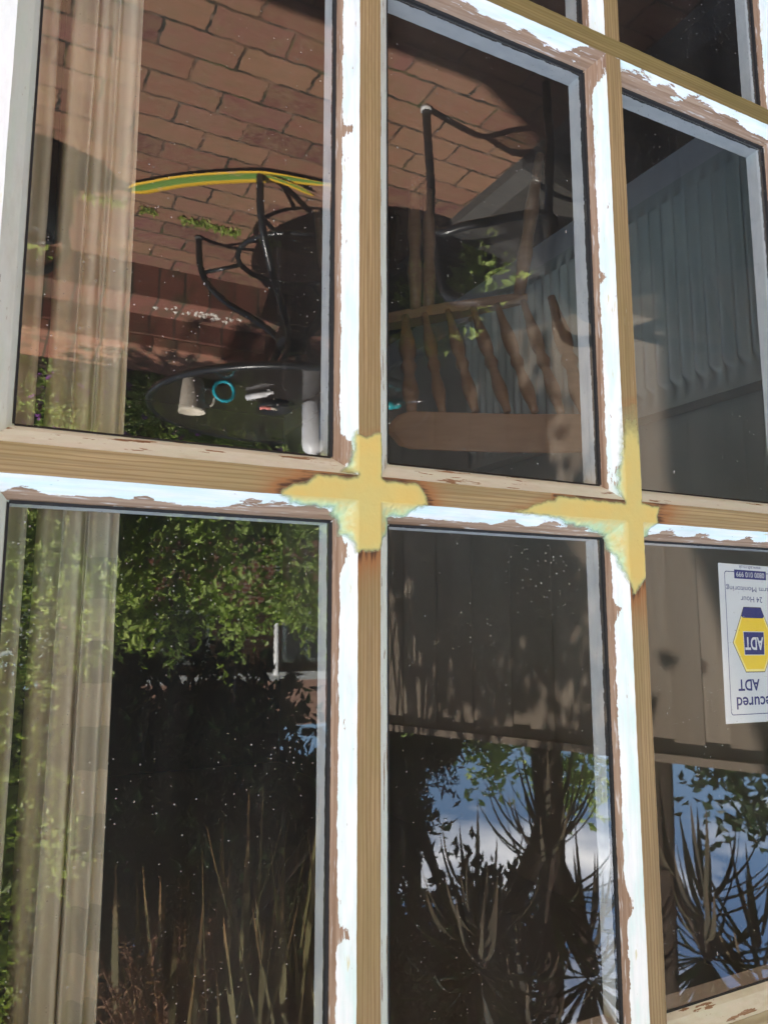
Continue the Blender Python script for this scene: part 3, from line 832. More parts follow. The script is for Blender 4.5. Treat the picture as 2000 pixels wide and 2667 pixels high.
def curtain(label, pts, hemw):
    mb = MB(); cur = spline([(x, y, 0) for x, y in pts], 6)
    zs = np.linspace(0.03, 2.2, 40)
    L = [0.0]
    for a, b in zip(cur, cur[1:]): L.append(L[-1] + (b - a).length)
    V, H = [], []
    for i, p in enumerate(cur):
        for z in zs:
            V.append((p.x + 0.003 * math.sin(z * 3 + i * 0.4) * (1 if i < len(cur) - 3 else 0.3), p.y + 0.006 * math.sin(z * 2.1 + i * 0.7), z))
            H.append(1.0 if L[-1] - L[i] < hemw else 0.0)
    n = len(zs)
    F = [(i * n + k, i * n + k + 1, (i + 1) * n + k + 1, (i + 1) * n + k) for i in range(len(cur) - 1) for k in range(n - 1)]
    mb.add(V, F, smooth=True, hem=H)
    o = mb.build('curtain', MAT['curtain'], solid=0.0012)
    tag(o, label, 'curtain', 'curtains drawn behind the window')
curtain('narrow fold of beige curtain with a chequered hem behind the glass', [(-0.043, 0.25), (-0.040, 0.16), (-0.043, 0.128), (-0.052, 0.117), (-0.062, 0.119), (-0.070, 0.126), (-0.077, 0.124), (-0.084, 0.120), (-0.092, 0.119), (-0.104, 0.12)], 0.022)
curtain('wide beige curtain behind the outer edge of the window', [(0.42, 0.16), (0.33, 0.10), (0.24, 0.17), (0.15, 0.10), (0.09, 0.16), (0.045, 0.11), (0.012, 0.125), (-0.012, 0.115), (-0.025, 0.125), (-0.028, 0.16), (-0.026, 0.25)], 0.0)

# wooden spindle back chair inside
m = NM('varnished chair wood')
nz = m.noise(m.mapping(m.geo(), (10, 10, 60)), 1.0, 4)
MAT['chairwood'] = m.done(m.bsdf(m.mix(nz, (0.26, 0.13, 0.065), (0.42, 0.23, 0.12)), 0.4, m.bump(nz, 0.1, 0.001), 0.4))
fc = thing('farmhouse_chair', 'brown wooden spindle back chair standing inside the room', 'chair', (-1.35, 1.45, 0))
CL, CR = Vector((-1.05, 1.30, 0.93)), Vector((-1.50, 1.02, 0.95))
SL, SR = Vector((-1.165, 1.53, 0.47)), Vector((-1.523, 1.16, 0.47))
outb = Vector((-0.53, -0.85, 0)).normalized()      # towards the window
def crest_at(t, z): 
    p = CL.lerp(CR, t); bow = 1 - (2 * t - 1) ** 2
    return Vector((p.x, p.y, z)) + outb * (-0.05) * bow * -1
mb = MB(); V, F = [], []; N = 24
for i in range(N + 1):
    t = -0.06 + 1.12 * i / N
    e = min(1, min(t + 0.06, 1.06 - t) / 0.10); e = math.sqrt(max(0.02, 1 - (1 - e) ** 2))
    mid = CL.lerp(CR, t).z + 0.012 * (1 - (2 * t - 1) ** 2)
    for dz, dy in ((-0.055 * e, -0.011), (-0.055 * e, 0.011), (0.058 * e, 0.011), (0.058 * e, -0.011)):
        p = crest_at(t, mid + dz) + outb * dy; V.append(p)
for i in range(N):
    for k in range(4): F.append((i * 4 + k, i * 4 + (k + 1) % 4, (i + 1) * 4 + (k + 1) % 4, (i + 1) * 4 + k))
F += [(0, 1, 2, 3), (N * 4 + 3, N * 4 + 2, N * 4 + 1, N * 4)]
mb.add(V, F); mb.build('crest_rail', MAT['chairwood'], fc, bevel=0.006)
sfwd = -outb
mb = MB(); ctr = (SL + SR) / 2 + sfwd * 0.20; ax = (SR - SL).normalized()
V, n = [], 32
for z, k in ((0.455, 0.97), (0.462, 1.0), (0.482, 1.0), (0.49, 0.97)):
    for i in range(n):
        a = 2 * math.pi * i / n; ca, sa = math.cos(a), math.sin(a)
        q = ctr + ax * (math.copysign(abs(ca) ** 0.6, ca) * 0.225 * k) + sfwd * (math.copysign(abs(sa) ** 0.6, sa) * 0.215 * k)
        V.append((q.x, q.y, z))
F = [(j * n + i, j * n + (i + 1) % n, (j + 1) * n + (i + 1) % n, (j + 1) * n + i) for j in range(3) for i in range(n)]
F += [tuple(range(n - 1, -1, -1)), tuple(3 * n + i for i in range(n))]
mb.add(V, F, smooth=False); mb.build('seat', MAT['chairwood'], fc)
def turned(a, b, rads): 
    a, b = Vector(a), Vector(b); k = len(rads)
    mb = MB(); mb.tube([a.lerp(b, i / (k - 1)) for i in range(k)], rads, 12); return mb
prof_s = [0.010, 0.011, 0.012, 0.014, 0.018, 0.021, 0.022, 0.020, 0.014, 0.021, 0.013, 0.015, 0.019, 0.021, 0.018, 0.013, 0.011]
for t in (0.03, 0.16, 0.31, 0.47, 0.62, 0.78, 0.95):
    top = crest_at(t, CL.lerp(CR, t).z - 0.05); bt = SL.lerp(SR, t); bt = Vector((bt.x, bt.y, 0.485)) + outb * 0.0
    turned(bt, top, prof_s if 0.1 < t < 0.9 else [k * 1.25 for k in prof_s]).build('spindle' if 0.1 < t < 0.9 else 'back_post', MAT['chairwood'], fc)
for sx_, sf in ((-1, 0.04), (1, 0.04), (-1, 0.36), (1, 0.36)):
    tpt = ctr + ax * sx_ * 0.17 + sfwd * (sf - 0.20); bpt = ctr + ax * sx_ * 0.21 + sfwd * ((sf - 0.20) * 1.25)
    turned((bpt.x, bpt.y, 0.0), (tpt.x, tpt.y, 0.46), [0.014, 0.016, 0.02, 0.024, 0.018, 0.025, 0.02, 0.018]).build('leg', MAT['chairwood'], fc)

# ------------------------------------------------------------------ garden ground
MAT['soil'] = plain('dark soil', (0.055, 0.04, 0.028), 0.95, 0.4, 20, 0.1, 0, 0.6)
MAT['grass'] = plain('rough lawn', (0.05, 0.075, 0.025), 0.95, 0.4, 30, 0.1, 0, 0.5)
mb = MB(); mb.add([(-200, -300, -0.05), (200, -300, -0.05), (200, 100, -0.05), (-200, 100, -0.05)], [(0, 1, 2, 3)])
tag(mb.build('ground', MAT['grass']), kind='structure')
m = NM('red clay block paving')
P = m.geo()
wob = m.n('TexNoise'); wob.inputs['Scale'].default_value = 30; wob.inputs['Detail'].default_value = 3; m.l(P, wob.inputs['Vector'])
vm = m.n('VectorMath', operation='SCALE'); vm.inputs['Scale'].default_value = 0.019
v2 = m.n('VectorMath', operation='SUBTRACT'); v2.inputs[1].default_value = (0.5, 0.5, 0.5)
m.l(wob.outputs['Color'], v2.inputs[0]); m.l(v2.outputs[0], vm.inputs[0])
va = m.n('VectorMath', operation='ADD'); m.l(P, va.inputs[0]); m.l(vm.outputs[0], va.inputs[1])
BV = m.mapping(va.outputs[0], (1, 1, 1), (10.347, 10.027, 0))
br = m.n('TexBrick'); br.offset = 0.5
for k, v in (('Scale', 1.0), ('Brick Width', 0.207), ('Row Height', 0.1), ('Mortar Size', 0.0050), ('Mortar Smooth', 0.35), ('Bias', 0.0)): br.inputs[k].default_value = v
br.inputs['Color1'].default_value = (0.0, 0.0, 0.0, 1); br.inputs['Color2'].default_value = (1, 1, 1, 1); br.inputs['Mortar'].default_value = (0.5, 0.5, 0.5, 1)
m.l(BV, br.inputs['Vector'])
tone = m.ramp(br.outputs['Color'], [(0.0, (0.115, 0.048, 0.040)), (0.35, (0.19, 0.085, 0.058)), (0.7, (0.245, 0.130, 0.080)), (1.0, (0.165, 0.068, 0.060))])
bl = m.noise(P, 17, 6, 0.72)
tone = m.mix(m.ramp(bl, [(0.42, 0.0), (0.66, 0.85)]), tone, (0.18, 0.115, 0.065))
tone = m.mix(m.ramp(m.noise(P, 60, 4), [(0.5, 0.0), (0.8, 0.5)]), tone, (0.27, 0.17, 0.125))
mort = m.mix(m.ramp(m.noise(P, 22, 3), [(0.5, 0.0), (0.64, 1.0)]), (0.032, 0.028, 0.022), (0.15, 0.105, 0.078))
mort = m.mix(m.ramp(m.noise(P, 6, 2), [(0.56, 0.0), (0.68, 0.8)]), mort, (0.05, 0.065, 0.02))
mf = m.math('MULTIPLY', br.outputs['Fac'], m.ramp(m.noise(P, 9, 3), [(0.32, 0.25), (0.55, 1.0)]))
cc = m.mix(mf, tone, mort)
hh = m.math('ADD', m.math('MULTIPLY', br.outputs['Fac'], -1.0), m.math('MULTIPLY', bl, 0.25))
MAT['paving'] = m.done(m.bsdf(cc, 0.85, m.bump(hh, 0.7, 0.006), 0.2))
mb = MB(); mb.box(((-1.45 + 5) / 2, -1.25, -0.03), (6.45, 2.54, 0.06)); tag(mb.build('patio', MAT['paving']), kind='structure')
MAT['kerb'] = plain('grey concrete edging', (0.075, 0.072, 0.068), 0.9, 0.15, 25, 0.2, 0, 0.3)
mb = MB(); mb.box((-1.49, -1.25, 0.008), (0.08, 2.54, 0.056)); tag(mb.build('path_edging', MAT['kerb']), kind='structure')
MAT['gravel'] = plain('grey gravel', (0.045, 0.042, 0.038), 0.95, 0.45, 90, 0.1, 0, 0.8)
mb = MB(); mb.add([(-3.2, -0.02, 0.012), (-1.53, -0.02, 0.012), (-1.53, -3.2, 0.012), (-3.2, -3.2, 0.012)], [(3, 2, 1, 0)])
tag(mb.build('gravel_bed', MAT['gravel']), kind='structure')

# low brick retaining wall with a step
m = NM('dark brick wall')
P = m.geo()
br = m.n('TexBrick'); br.offset = 0.0
for k, v in (('Scale', 1.0), ('Brick Width', 0.108), ('Row Height', 0.30), ('Mortar Size', 0.005), ('Mortar Smooth', 0.3)): br.inputs[k].default_value = v
br.inputs['Color1'].default_value = (0.16, 0.06, 0.045, 1); br.inputs['Color2'].default_value = (0.24, 0.10, 0.07, 1); br.inputs['Mortar'].default_value = (0.07, 0.06, 0.045, 1)
m.l(m.mapping(P, (1, 1, 1), (5, 10.0, 0)), br.inputs['Vector'])
cc = m.mix(m.ramp(m.noise(P, 12, 4), [(0.45, 0.0), (0.7, 0.8)]), br.outputs['Color'], (0.07, 0.075, 0.04))
MAT['wallbrick'] = m.done(m.bsdf(cc, 0.85, m.bump(br.outputs['Fac'], -0.6, 0.006)))
rw = thing('retaining_wall', 'low dark brick step and retaining wall at the end of the patio', 'garden wall', (0.5, -2.7, 0))
mb = MB(); mb.box((1.2, -2.62, 0.04), (5.4, 0.20, 0.20)); mb.build('step', MAT['wallbrick'], rw, bevel=0.006)
mb = MB(); mb.box((1.2, -2.78, 0.11), (5.4, 0.13, 0.24)); mb.build('riser', MAT['wallbrick'], rw, bevel=0.006)
m = NM('red brick coping')
br = m.n('TexBrick'); br.offset = 0.0; P = m.geo()
for k, v in (('Scale', 1.0), ('Brick Width', 0.105), ('Row Height', 0.6), ('Mortar Size', 0.005), ('Mortar Smooth', 0.3)): br.inputs[k].default_value = v
br.inputs['Color1'].default_value = (0.27, 0.105, 0.07, 1); br.inputs['Color2'].default_value = (0.36, 0.17, 0.11, 1); br.inputs['Mortar'].default_value = (0.12, 0.09, 0.06, 1)
m.l(m.mapping(P, (1, 1, 1), (5, 10.0, 0)), br.inputs['Vector'])
cc = m.mix(m.ramp(m.noise(P, 11, 4), [(0.5, 0.0), (0.66, 0.75)]), br.outputs['Color'], (0.11, 0.10, 0.06))
MAT['coping'] = m.done(m.bsdf(cc, 0.85, m.bump(br.outputs['Fac'], -0.6, 0.006)))
mb = MB(); mb.box((1.2, -2.90, 0.255), (5.4, 0.36, 0.055)); mb.build('coping', MAT['coping'], rw, bevel=0.008)
mb = MB(); mb.add([(-3, -3.06, 0.2), (5, -3.06, 0.2), (5, -9, 0.25), (-3, -9, 0.25)], [(3, 2, 1, 0)]); tag(mb.build('flower_bed', MAT['soil']), kind='structure')
# plaster crumbs on the step
mb = MB()
for i in range(34):
    px = -0.80 + RNG.normal(0, 0.10); py = -2.60 + RNG.normal(0, 0.02); r = RNG.uniform(0.004, 0.014)
    a = RNG.uniform(0, 6.28, 5)
    V = [(px + r * math.cos(k * 1.257) * RNG.uniform(0.6, 1.2), py + r * math.sin(k * 1.257) * RNG.uniform(0.6, 1.2), 0.1402) for k in range(5)] + [(px, py, 0.141 + r * 0.8)]
    mb.add(V, [(k, (k + 1) % 5, 5) for k in range(5)])
tag(mb.build('rubble_crumbs', plain('pale mortar crumbs', (0.6, 0.56, 0.5), 0.9)), 'pale mortar crumbs lying on the dark brick step', 'rubble', kind='stuff')

# ------------------------------------------------------------------ fence
m = NM('weathered fence boards')
P = m.geo(); u = m.attr('u')
xyz = m.n('CombineXYZ'); m.l(u, xyz.inputs[0]); sx = m.n('SeparateXYZ'); m.l(P, sx.inputs[0]); m.l(sx.outputs[2], xyz.inputs[1])
g = m.noise(m.mapping(xyz.outputs[0], (60, 3, 1)), 1.0, 5)
bd = m.n('TexWhiteNoise', noise_dimensions='1D'); m.l(m.math('FLOOR', m.math('MULTIPLY', u, 10.0)), bd.inputs['W'])
c = m.mix(g, (0.15, 0.118, 0.092), (0.36, 0.295, 0.23))
c = m.mix(m.math('MULTIPLY', bd.outputs['Value'], 0.8), c, (0.17, 0.132, 0.10))
kn = m.n('TexVoronoi'); kn.inputs['Scale'].default_value = 1.0; m.l(m.mapping(xyz.outputs[0], (8.0, 3.2, 1)), kn.inputs['Vector'])
c = m.mix(m.ramp(kn.outputs['Distance'], [(0.0, 1.0), (0.07, 0.8), (0.13, 0.0)]), c, (0.07, 0.045, 0.03))
MAT['fence'] = m.done(m.bsdf(c, 0.85, m.bump(g, 0.35, 0.003), 0.15))
FA, FB = Vector((-1.66, -3.05, 0)), Vector((-2.62, -0.78, 0))
fdir = (FB - FA).normalized(); fn = Vector((fdir.y, -fdir.x, 0))
if fn.x < 0: fn = -fn
fence = thing('garden_fence', 'tall close boarded timber fence along the side of the patio', 'fence', (-2.1, -1.9, 0))
flen = (FB - FA).length; fang = math.atan2(fdir.y, fdir.x)
mb = MB(); nb = int(flen / 0.1)
for i in range(nb):
    c = FA + fdir * (0.1 * i + 0.05) - fn * (0.004 if i % 2 else 0.012)
    mb.box((c.x, c.y, 1.07 + RNG.uniform(-0.004, 0.004)), (0.112, 0.014, 1.80), fang, u=[0.1 * i + 0.005, 0.1 * i + 0.095, 0.1 * i + 0.095, 0.1 * i + 0.005] * 2)
mb.build('board_panel', MAT['fence'], fence)
mb = MB(); c = (FA + FB) / 2; mb.box((c.x, c.y, 0.085), (flen, 0.045, 0.17), fang); mb.build('gravel_board', MAT['kerb'], fence)
mb = MB(); mb.box((c.x, c.y, 1.985), (flen, 0.06, 0.03), fang, u=0.3); mb.build('capping', MAT['fence'], fence)
for t in (0.0, 0.76):
    q = FA.lerp(FB, t) - fn * 0.06
    mb = MB(); mb.box((q.x, q.y, 1.0), (0.09, 0.09, 2.0), fang, u=0.7); mb.build('post', MAT['fence'], fence)

# ------------------------------------------------------------------ bistro table
MAT['iron'] = plain('black painted steel', (0.015, 0.016, 0.018), 0.28, 0.1, 20, 0.5)
m = NM('smoked table glass')
MAT['smoke'] = m.done(m.bsdf((0.025, 0.02, 0.018), 0.08, None, 0.5))
TCX, TCY, TZ = -0.96, -1.95, 0.72
tb = thing('patio_table', 'round smoked glass patio table on curved black steel legs', 'table', (TCX, TCY, 0))
mb = MB(); mb.lathe((TCX, TCY, TZ), [(0.0, -0.006), (0.49, -0.006), (0.495, -0.003), (0.495, 0.0), (0.49, 0.0), (0.0, 0.0)], 64); mb.build('table_top', MAT['smoke'], tb)
mb = MB(); mb.tube([(TCX + 0.502 * math.cos(a), TCY + 0.502 * math.sin(a), TZ - 0.008) for a in np.linspace(0, 2 * math.pi, 73)], 0.013, 10, False); mb.build('rim', MAT['iron'], tb)
for k in range(4):
    a = math.radians(-37 + 89 * k); ca, sa = math.cos(a), math.sin(a)
    prof = [(0.385, 0.004), (0.382, 0.05), (0.375, 0.12), (0.34, 0.20), (0.26, 0.28), (0.15, 0.355), (0.07, 0.42), (0.055, 0.47), (0.09, 0.54), (0.20, 0.63), (0.33, 0.70)]
    mb = MB(); mb.tube(spline([(TCX + r * ca, TCY + r * sa, z) for r, z in prof], 5), 0.0125, 10)
    lg = mb.build('leg', MAT['iron'], tb)
    mb = MB(); mb.lathe((TCX + 0.385 * ca, TCY + 0.385 * sa, 0.0), [(0.0, 0.0), (0.016, 0.0), (0.016, 0.012), (0.0, 0.012)], 12); mb.build('foot_cap', MAT['kerb'], lg)
mb = MB(); mb.tube([(TCX + 0.21 * math.cos(a), TCY + 0.21 * math.sin(a), 0.13) for a in np.linspace(0, 2 * math.pi, 49)], 0.010, 8, False)
for k in range(4):
    a = math.radians(-37 + 89 * k); mb.tube([(TCX + 0.21 * math.cos(a), TCY + 0.21 * math.sin(a), 0.13), (TCX + 0.36 * math.cos(a), TCY + 0.36 * math.sin(a), 0.15)], 0.008, 8)
mb.build('brace_ring', MAT['iron'], tb)
mb = MB(); mb.lathe((TCX, TCY, 0.40), [(0.0, 0.0), (0.055, 0.005), (0.065, 0.04), (0.055, 0.085), (0.0, 0.09)], 20); mb.build('hub', MAT['iron'], tb)

# things lying on the table
CER = plain('cream stoneware', (0.62, 0.56, 0.46), 0.45, 0.08, 40, 0.4)
mug = thing('mug', 'tapered cream stoneware mug standing near the edge of the round table', 'mug', (-0.545, -1.725, TZ))
mb = MB(); mb.lathe((-0.545, -1.725, TZ), [(0.0, 0.0), (0.030, 0.0), (0.033, 0.005), (0.042, 0.10), (0.0425, 0.108), (0.039, 0.108), (0.030, 0.012), (0.0, 0.010)], 32); mb.build('cup', CER, mug)
mb = MB(); mb.tube(spline([(-0.581, -1.72, TZ + 0.085), (-0.604, -1.716, TZ + 0.078), (-0.612, -1.714, TZ + 0.055), (-0.600, -1.717, TZ + 0.03), (-0.578, -1.721, TZ + 0.027)], 5), 0.005, 8)
mb.build('handle', CER, mug)
TEAL = plain('turquoise plastic', (0.02, 0.42, 0.52), 0.35, 0.05, 30, 0.5)
mb = MB(); a0 = np.linspace(0, 2 * math.pi, 33)
mb.tube([(-0.635 + 0.032 * math.cos(a), -1.70 + 0.012, TZ + 0.036 + 0.032 * math.sin(a)) for a in a0], 0.006, 8, False)
tag(mb.build('tape_roll', TEAL), 'small turquoise ring of tape standing beside the cream mug', 'tape')
dish = thing('ashtray', 'black dish with small pink and white scraps in the middle of the table', 'dish', (-0.86, -1.86, TZ))
mb = MB(); mb.lathe((-0.86, -1.86, TZ), [(0.0, 0.002), (0.05, 0.002), (0.062, 0.028), (0.058, 0.028), (0.046, 0.007), (0.0, 0.006)], 24); mb.build('bowl', MAT['iron'], dish)
PINK = plain('pink plastic', (0.75, 0.25, 0.22), 0.4)
for k in range(3):
    mb = MB(); mb.tube([(-0.875 + 0.02 * k, -1.86 + 0.01 * k, TZ + 0.022), (-0.845 + 0.02 * k, -1.83 - 0.01 * k, TZ + 0.03)], 0.006, 8)
    mb.build('scrap', PINK if k else CER, dish)
mb = MB(); mb.tube([(-0.745, -1.80, TZ + 0.012), (-0.79, -1.73, TZ + 0.012)], [0.011, 0.011], 12); mb.tube([(-0.79, -1.73, TZ + 0.012), (-0.805, -1.705, TZ + 0.012)], [0.008, 0.004], 12)
tag(mb.build('glue_tube', plain('white plastic tube', (0.72, 0.71, 0.72), 0.35)), 'slim white tube lying on the table next to the black dish', 'tube')
bt = thing('cleaner_bottle', 'white plastic bottle with a blue label and red cap standing on the table', 'bottle', (-0.985, -1.80, TZ))
BC = (-0.985, -1.80, TZ)
WPL = plain('white bottle plastic', (0.78, 0.78, 0.80), 0.3, 0.04, 20, 0.5)
mb = MB(); mb.lathe(BC, [(0.0, 0.0), (0.036, 0.0), (0.04, 0.006), (0.04, 0.15), (0.034, 0.172), (0.015, 0.185), (0.015, 0.20), (0.0, 0.20)], 28); mb.build('bottle_body', WPL, bt)
mb = MB(); aa = np.linspace(math.radians(100), math.radians(285), 20); mb.add([(BC[0] + 0.0407 * math.cos(a), BC[1] + 0.0407 * math.sin(a), BC[2] + z) for z in (0.03, 0.14) for a in aa], [(i, i + 1, 21 + i, 20 + i) for i in range(19)], smooth=True); mb.build('label', plain('blue label print', (0.02, 0.10, 0.38), 0.4), bt)
mb = MB(); mb.lathe(BC, [(0.0, 0.20), (0.017, 0.20), (0.015, 0.225), (0.0, 0.225)], 20); mb.build('cap', plain('red cap', (0.6, 0.05, 0.03), 0.4), bt)
TD = plain('teal tool handle', (0.01, 0.30, 0.33), 0.35, 0.08, 30, 0.5)
STL = plain('bright steel', (0.6, 0.6, 0.62), 0.2, 0.05, 30, 0.5, 1.0)
for k, (a, b, c2, lab) in enumerate((((-1.17, -1.72, TZ + 0.02), (-1.225, -1.60, TZ + 0.02), (-1.268, -1.505, TZ + 0.03), 'teal handled screwdriver with a long steel shank on the table edge'),
                                     ((-1.15, -1.66, TZ + 0.02), (-1.20, -1.60, TZ + 0.03), (-1.215, -1.575, TZ + 0.03), 'stubby teal handled screwdriver lying across the longer one'))):
    sd = thing('screwdriver', lab, 'screwdriver', a, 'screwdrivers on the table')
    mb = MB(); A_, B_ = Vector(a), Vector(b); mb.tube([A_, A_.lerp(B_, 0.1), A_.lerp(B_, 0.5), A_.lerp(B_, 0.85), B_], [0.010, 0.017, 0.014, 0.017, 0.009], 12); mb.build('handle', TD, sd)
    mb = MB(); mb.tube([B_, Vector(c2)], 0.004, 8); mb.build('shank', STL, sd)
mb = MB(); mb.box((-1.20, -1.74, TZ + 0.03), (0.10, 0.06, 0.055), 0.5)
tag(mb.build('paint_box', WPL, bevel=0.004), 'small white box lying beside the teal screwdrivers', 'box')

# ------------------------------------------------------------------ sling chair
m = NM('grey sling mesh')
P = m.geo(); wv = m.n('TexWave', wave_type='BANDS'); wv.inputs['Scale'].default_value = 90; m.l(P, wv.inputs['Vector'])
d = m.bsdf((0.07, 0.068, 0.066), 0.7, m.bump(wv.outputs['Fac'], 0.3, 0.001)); t = m.n('BsdfTransparent')
x = m.n('MixShader'); x.inputs[0].default_value = 0.6; m.l(d, x.inputs[1]); m.l(t.outputs[0], x.inputs[2]); MAT['sling'] = m.done(x.outputs[0])
ch = thing('sling_chair', 'black tube framed garden chair with grey mesh sling beside the table', 'chair', (-1.35, -1.0, 0))
sideA = spline([(-1.05, -1.12, 0.012), (-1.045, -1.09, 0.25), (-1.03, -1.05, 0.42), (-1.10, -0.97, 0.425), (-1.27, -0.86, 0.41), (-1.20, -0.78, 0.60), (-1.24, -0.72, 0.735), (-1.29, -0.70, 0.76)], 6)
sideB = spline([(-1.56, -1.27, 0.012), (-1.555, -1.24, 0.25), (-1.54, -1.18, 0.42), (-1.60, -1.06, 0.425), (-1.76, -0.86, 0.41), (-1.72, -0.72, 0.60), (-1.70, -0.66, 0.76), (-1.63, -0.66, 0.785)], 6)
for s_, nm_ in ((sideA, 'side_frame'), (sideB, 'side_frame')):
    mb = MB(); mb.tube(s_, 0.0125, 10); mb.build(nm_, MAT['iron'], ch)
for a, b in (((-1.27, -0.86, 0.41), (-1.285, -0.87, 0.012)), ((-1.76, -0.86, 0.41), (-1.78, -0.88, 0.012))):
    mb = MB(); mb.tube([a, ((a[0] + b[0]) / 2 - 0.01, (a[1] + b[1]) / 2, 0.2), b], 0.0125, 10); mb.build('rear_leg', MAT['iron'], ch)
mb = MB(); mb.tube(spline([(-1.29, -0.70, 0.76), (-1.40, -0.70, 0.772), (-1.53, -0.68, 0.785), (-1.63, -0.66, 0.785)], 6), 0.0125, 10); mb.build('back_rail', MAT['iron'], ch)
for a in (((-1.03, -1.05, 0.42), (-1.05, -1.03, 0.60), (-1.12, -0.95, 0.64), (-1.21, -0.80, 0.63)), ((-1.54, -1.18, 0.42), (-1.56, -1.14, 0.60), (-1.62, -1.0, 0.64), (-1.72, -0.74, 0.63))):
    mb = MB(); mb.tube(spline(a, 6), [0.012] * 6 + [0.018] * 13, 10); mb.build('armrest', MAT['iron'], ch)
mb = MB(); n = 12; V = []
path = [((-1.04, -1.05, 0.425), (-1.54, -1.18, 0.425)), ((-1.15, -0.95, 0.40), (-1.64, -1.03, 0.40)), ((-1.265, -0.86, 0.405), (-1.75, -0.86, 0.405)), ((-1.21, -0.79, 0.56), (-1.725, -0.74, 0.56)), ((-1.235, -0.725, 0.72), (-1.70, -0.67, 0.75))]
pa, pb = spline([p[0] for p in path], 5), spline([p[1] for p in path], 5)
for A_, B_ in zip(pa, pb):
    for k in range(n + 1):
        q = A_.lerp(B_, k / n); q.z -= 0.015 * (1 - (2 * k / n - 1) ** 2); V.append(q)
mb.add(V, [(i * (n + 1) + k, i * (n + 1) + k + 1, (i + 1) * (n + 1) + k + 1, (i + 1) * (n + 1) + k) for i in range(len(pa) - 1) for k in range(n)], smooth=True)
mb.build('sling', MAT['sling'], ch, solid=0.002)
for p in ((-1.05, -1.12), (-1.56, -1.27)):
    mb = MB(); mb.lathe((p[0], p[1], 0), [(0, 0), (0.016, 0), (0.016, 0.014), (0, 0.014)], 12); mb.build('foot_cap', plain('pale plastic foot', (0.55, 0.55, 0.54), 0.5), ch)

# can added in place of an unidentified dark shape on the patio
BLK = plain('black polythene', (0.016, 0.018, 0.018), 0.45, 0.1, 20, 0.3)
wc = thing('stand_in_can', 'stand-in black can for an unidentified dark shape on the patio', 'watering can', (-0.06, -1.86, 0))
c0 = (-0.06, -1.88, 0.0)
mb = MB(); mb.lathe(c0, [(0, 0), (0.10, 0), (0.115, 0.02), (0.118, 0.20), (0.10, 0.26), (0.07, 0.275), (0.06, 0.27), (0.09, 0.25), (0.0, 0.22)], 32); mb.build('can_body', BLK, wc)
mb = MB(); mb.tube(spline([(0.03, -1.86, 0.07), (0.08, -1.82, 0.12), (0.14, -1.80, 0.27), (0.17, -1.79, 0.36)], 6), np.linspace(0.028, 0.014, 19), 10); sp_ = mb.build('spout', BLK, wc)
mb = MB(); mb.tube([(0.17, -1.79, 0.36), (0.185, -1.785, 0.40)], [0.016, 0.04], 14); mb.build('rose', BLK, sp_)
mb = MB(); mb.tube(spline([(0.02, -1.87, 0.25), (0.0, -1.87, 0.36), (-0.08, -1.87, 0.40), (-0.16, -1.86, 0.33), (-0.15, -1.86, 0.24)], 6), 0.013, 10); mb.build('handle', BLK, wc)

# ------------------------------------------------------------------ planting
MAT['leaf_bright'] = leaf_mat('lime green leaves', (0.13, 0.21, 0.03), (0.62, 0.70, 0.22))
MAT['leaf_mid'] = leaf_mat('mid green leaves', (0.08, 0.15, 0.03), (0.55, 0.66, 0.20))
MAT['leaf_dark'] = leaf_mat('dark evergreen leaves', (0.005, 0.011, 0.005), (0.018, 0.034, 0.011), 0.95, 0.10)
MAT['inner'] = plain('crown core with painted shade', (0.006, 0.010, 0.005), 1.0, 0.5, 8, 0.0)  # near-black solid cores: crown shade put into the colour, blocking sky gaps
MAT['leaf_gloss'] = leaf_mat('dark glossy leaves', (0.012, 0.025, 0.010), (0.045, 0.075, 0.025), 0.35, 0.2)
MAT['strap'] = leaf_mat('cordyline straps', (0.008, 0.012, 0.006), (0.03, 0.038, 0.016), 0.45, 0.2)
MAT['dry'] = leaf_mat('dead cordyline straps', (0.05, 0.042, 0.02), (0.34, 0.30, 0.13), 0.7, 0.15, (0.45, 0.25, 0.11))
MAT['dry_silhouette'] = leaf_mat('dead straps darkened to silhouette', (0.015, 0.012, 0.007), (0.075, 0.062, 0.032), 0.7, 0.15, (0.11, 0.07, 0.035))  # darker copy of the dead straps, backlit silhouette put into the colour
MAT['bark'] = plain('dark bark', (0.06, 0.045, 0.035), 0.95, 0.4, 25, 0.1, 0, 0.8)
MAT['petal'] = plain('purple petals', (0.30, 0.10, 0.38), 0.6)
MAT['ypetal'] = plain('yellow petals', (0.80, 0.50, 0.02), 0.6)
def rnd_dir():
    v = Vector(RNG.normal(0, 1, 3)); return v.normalized()
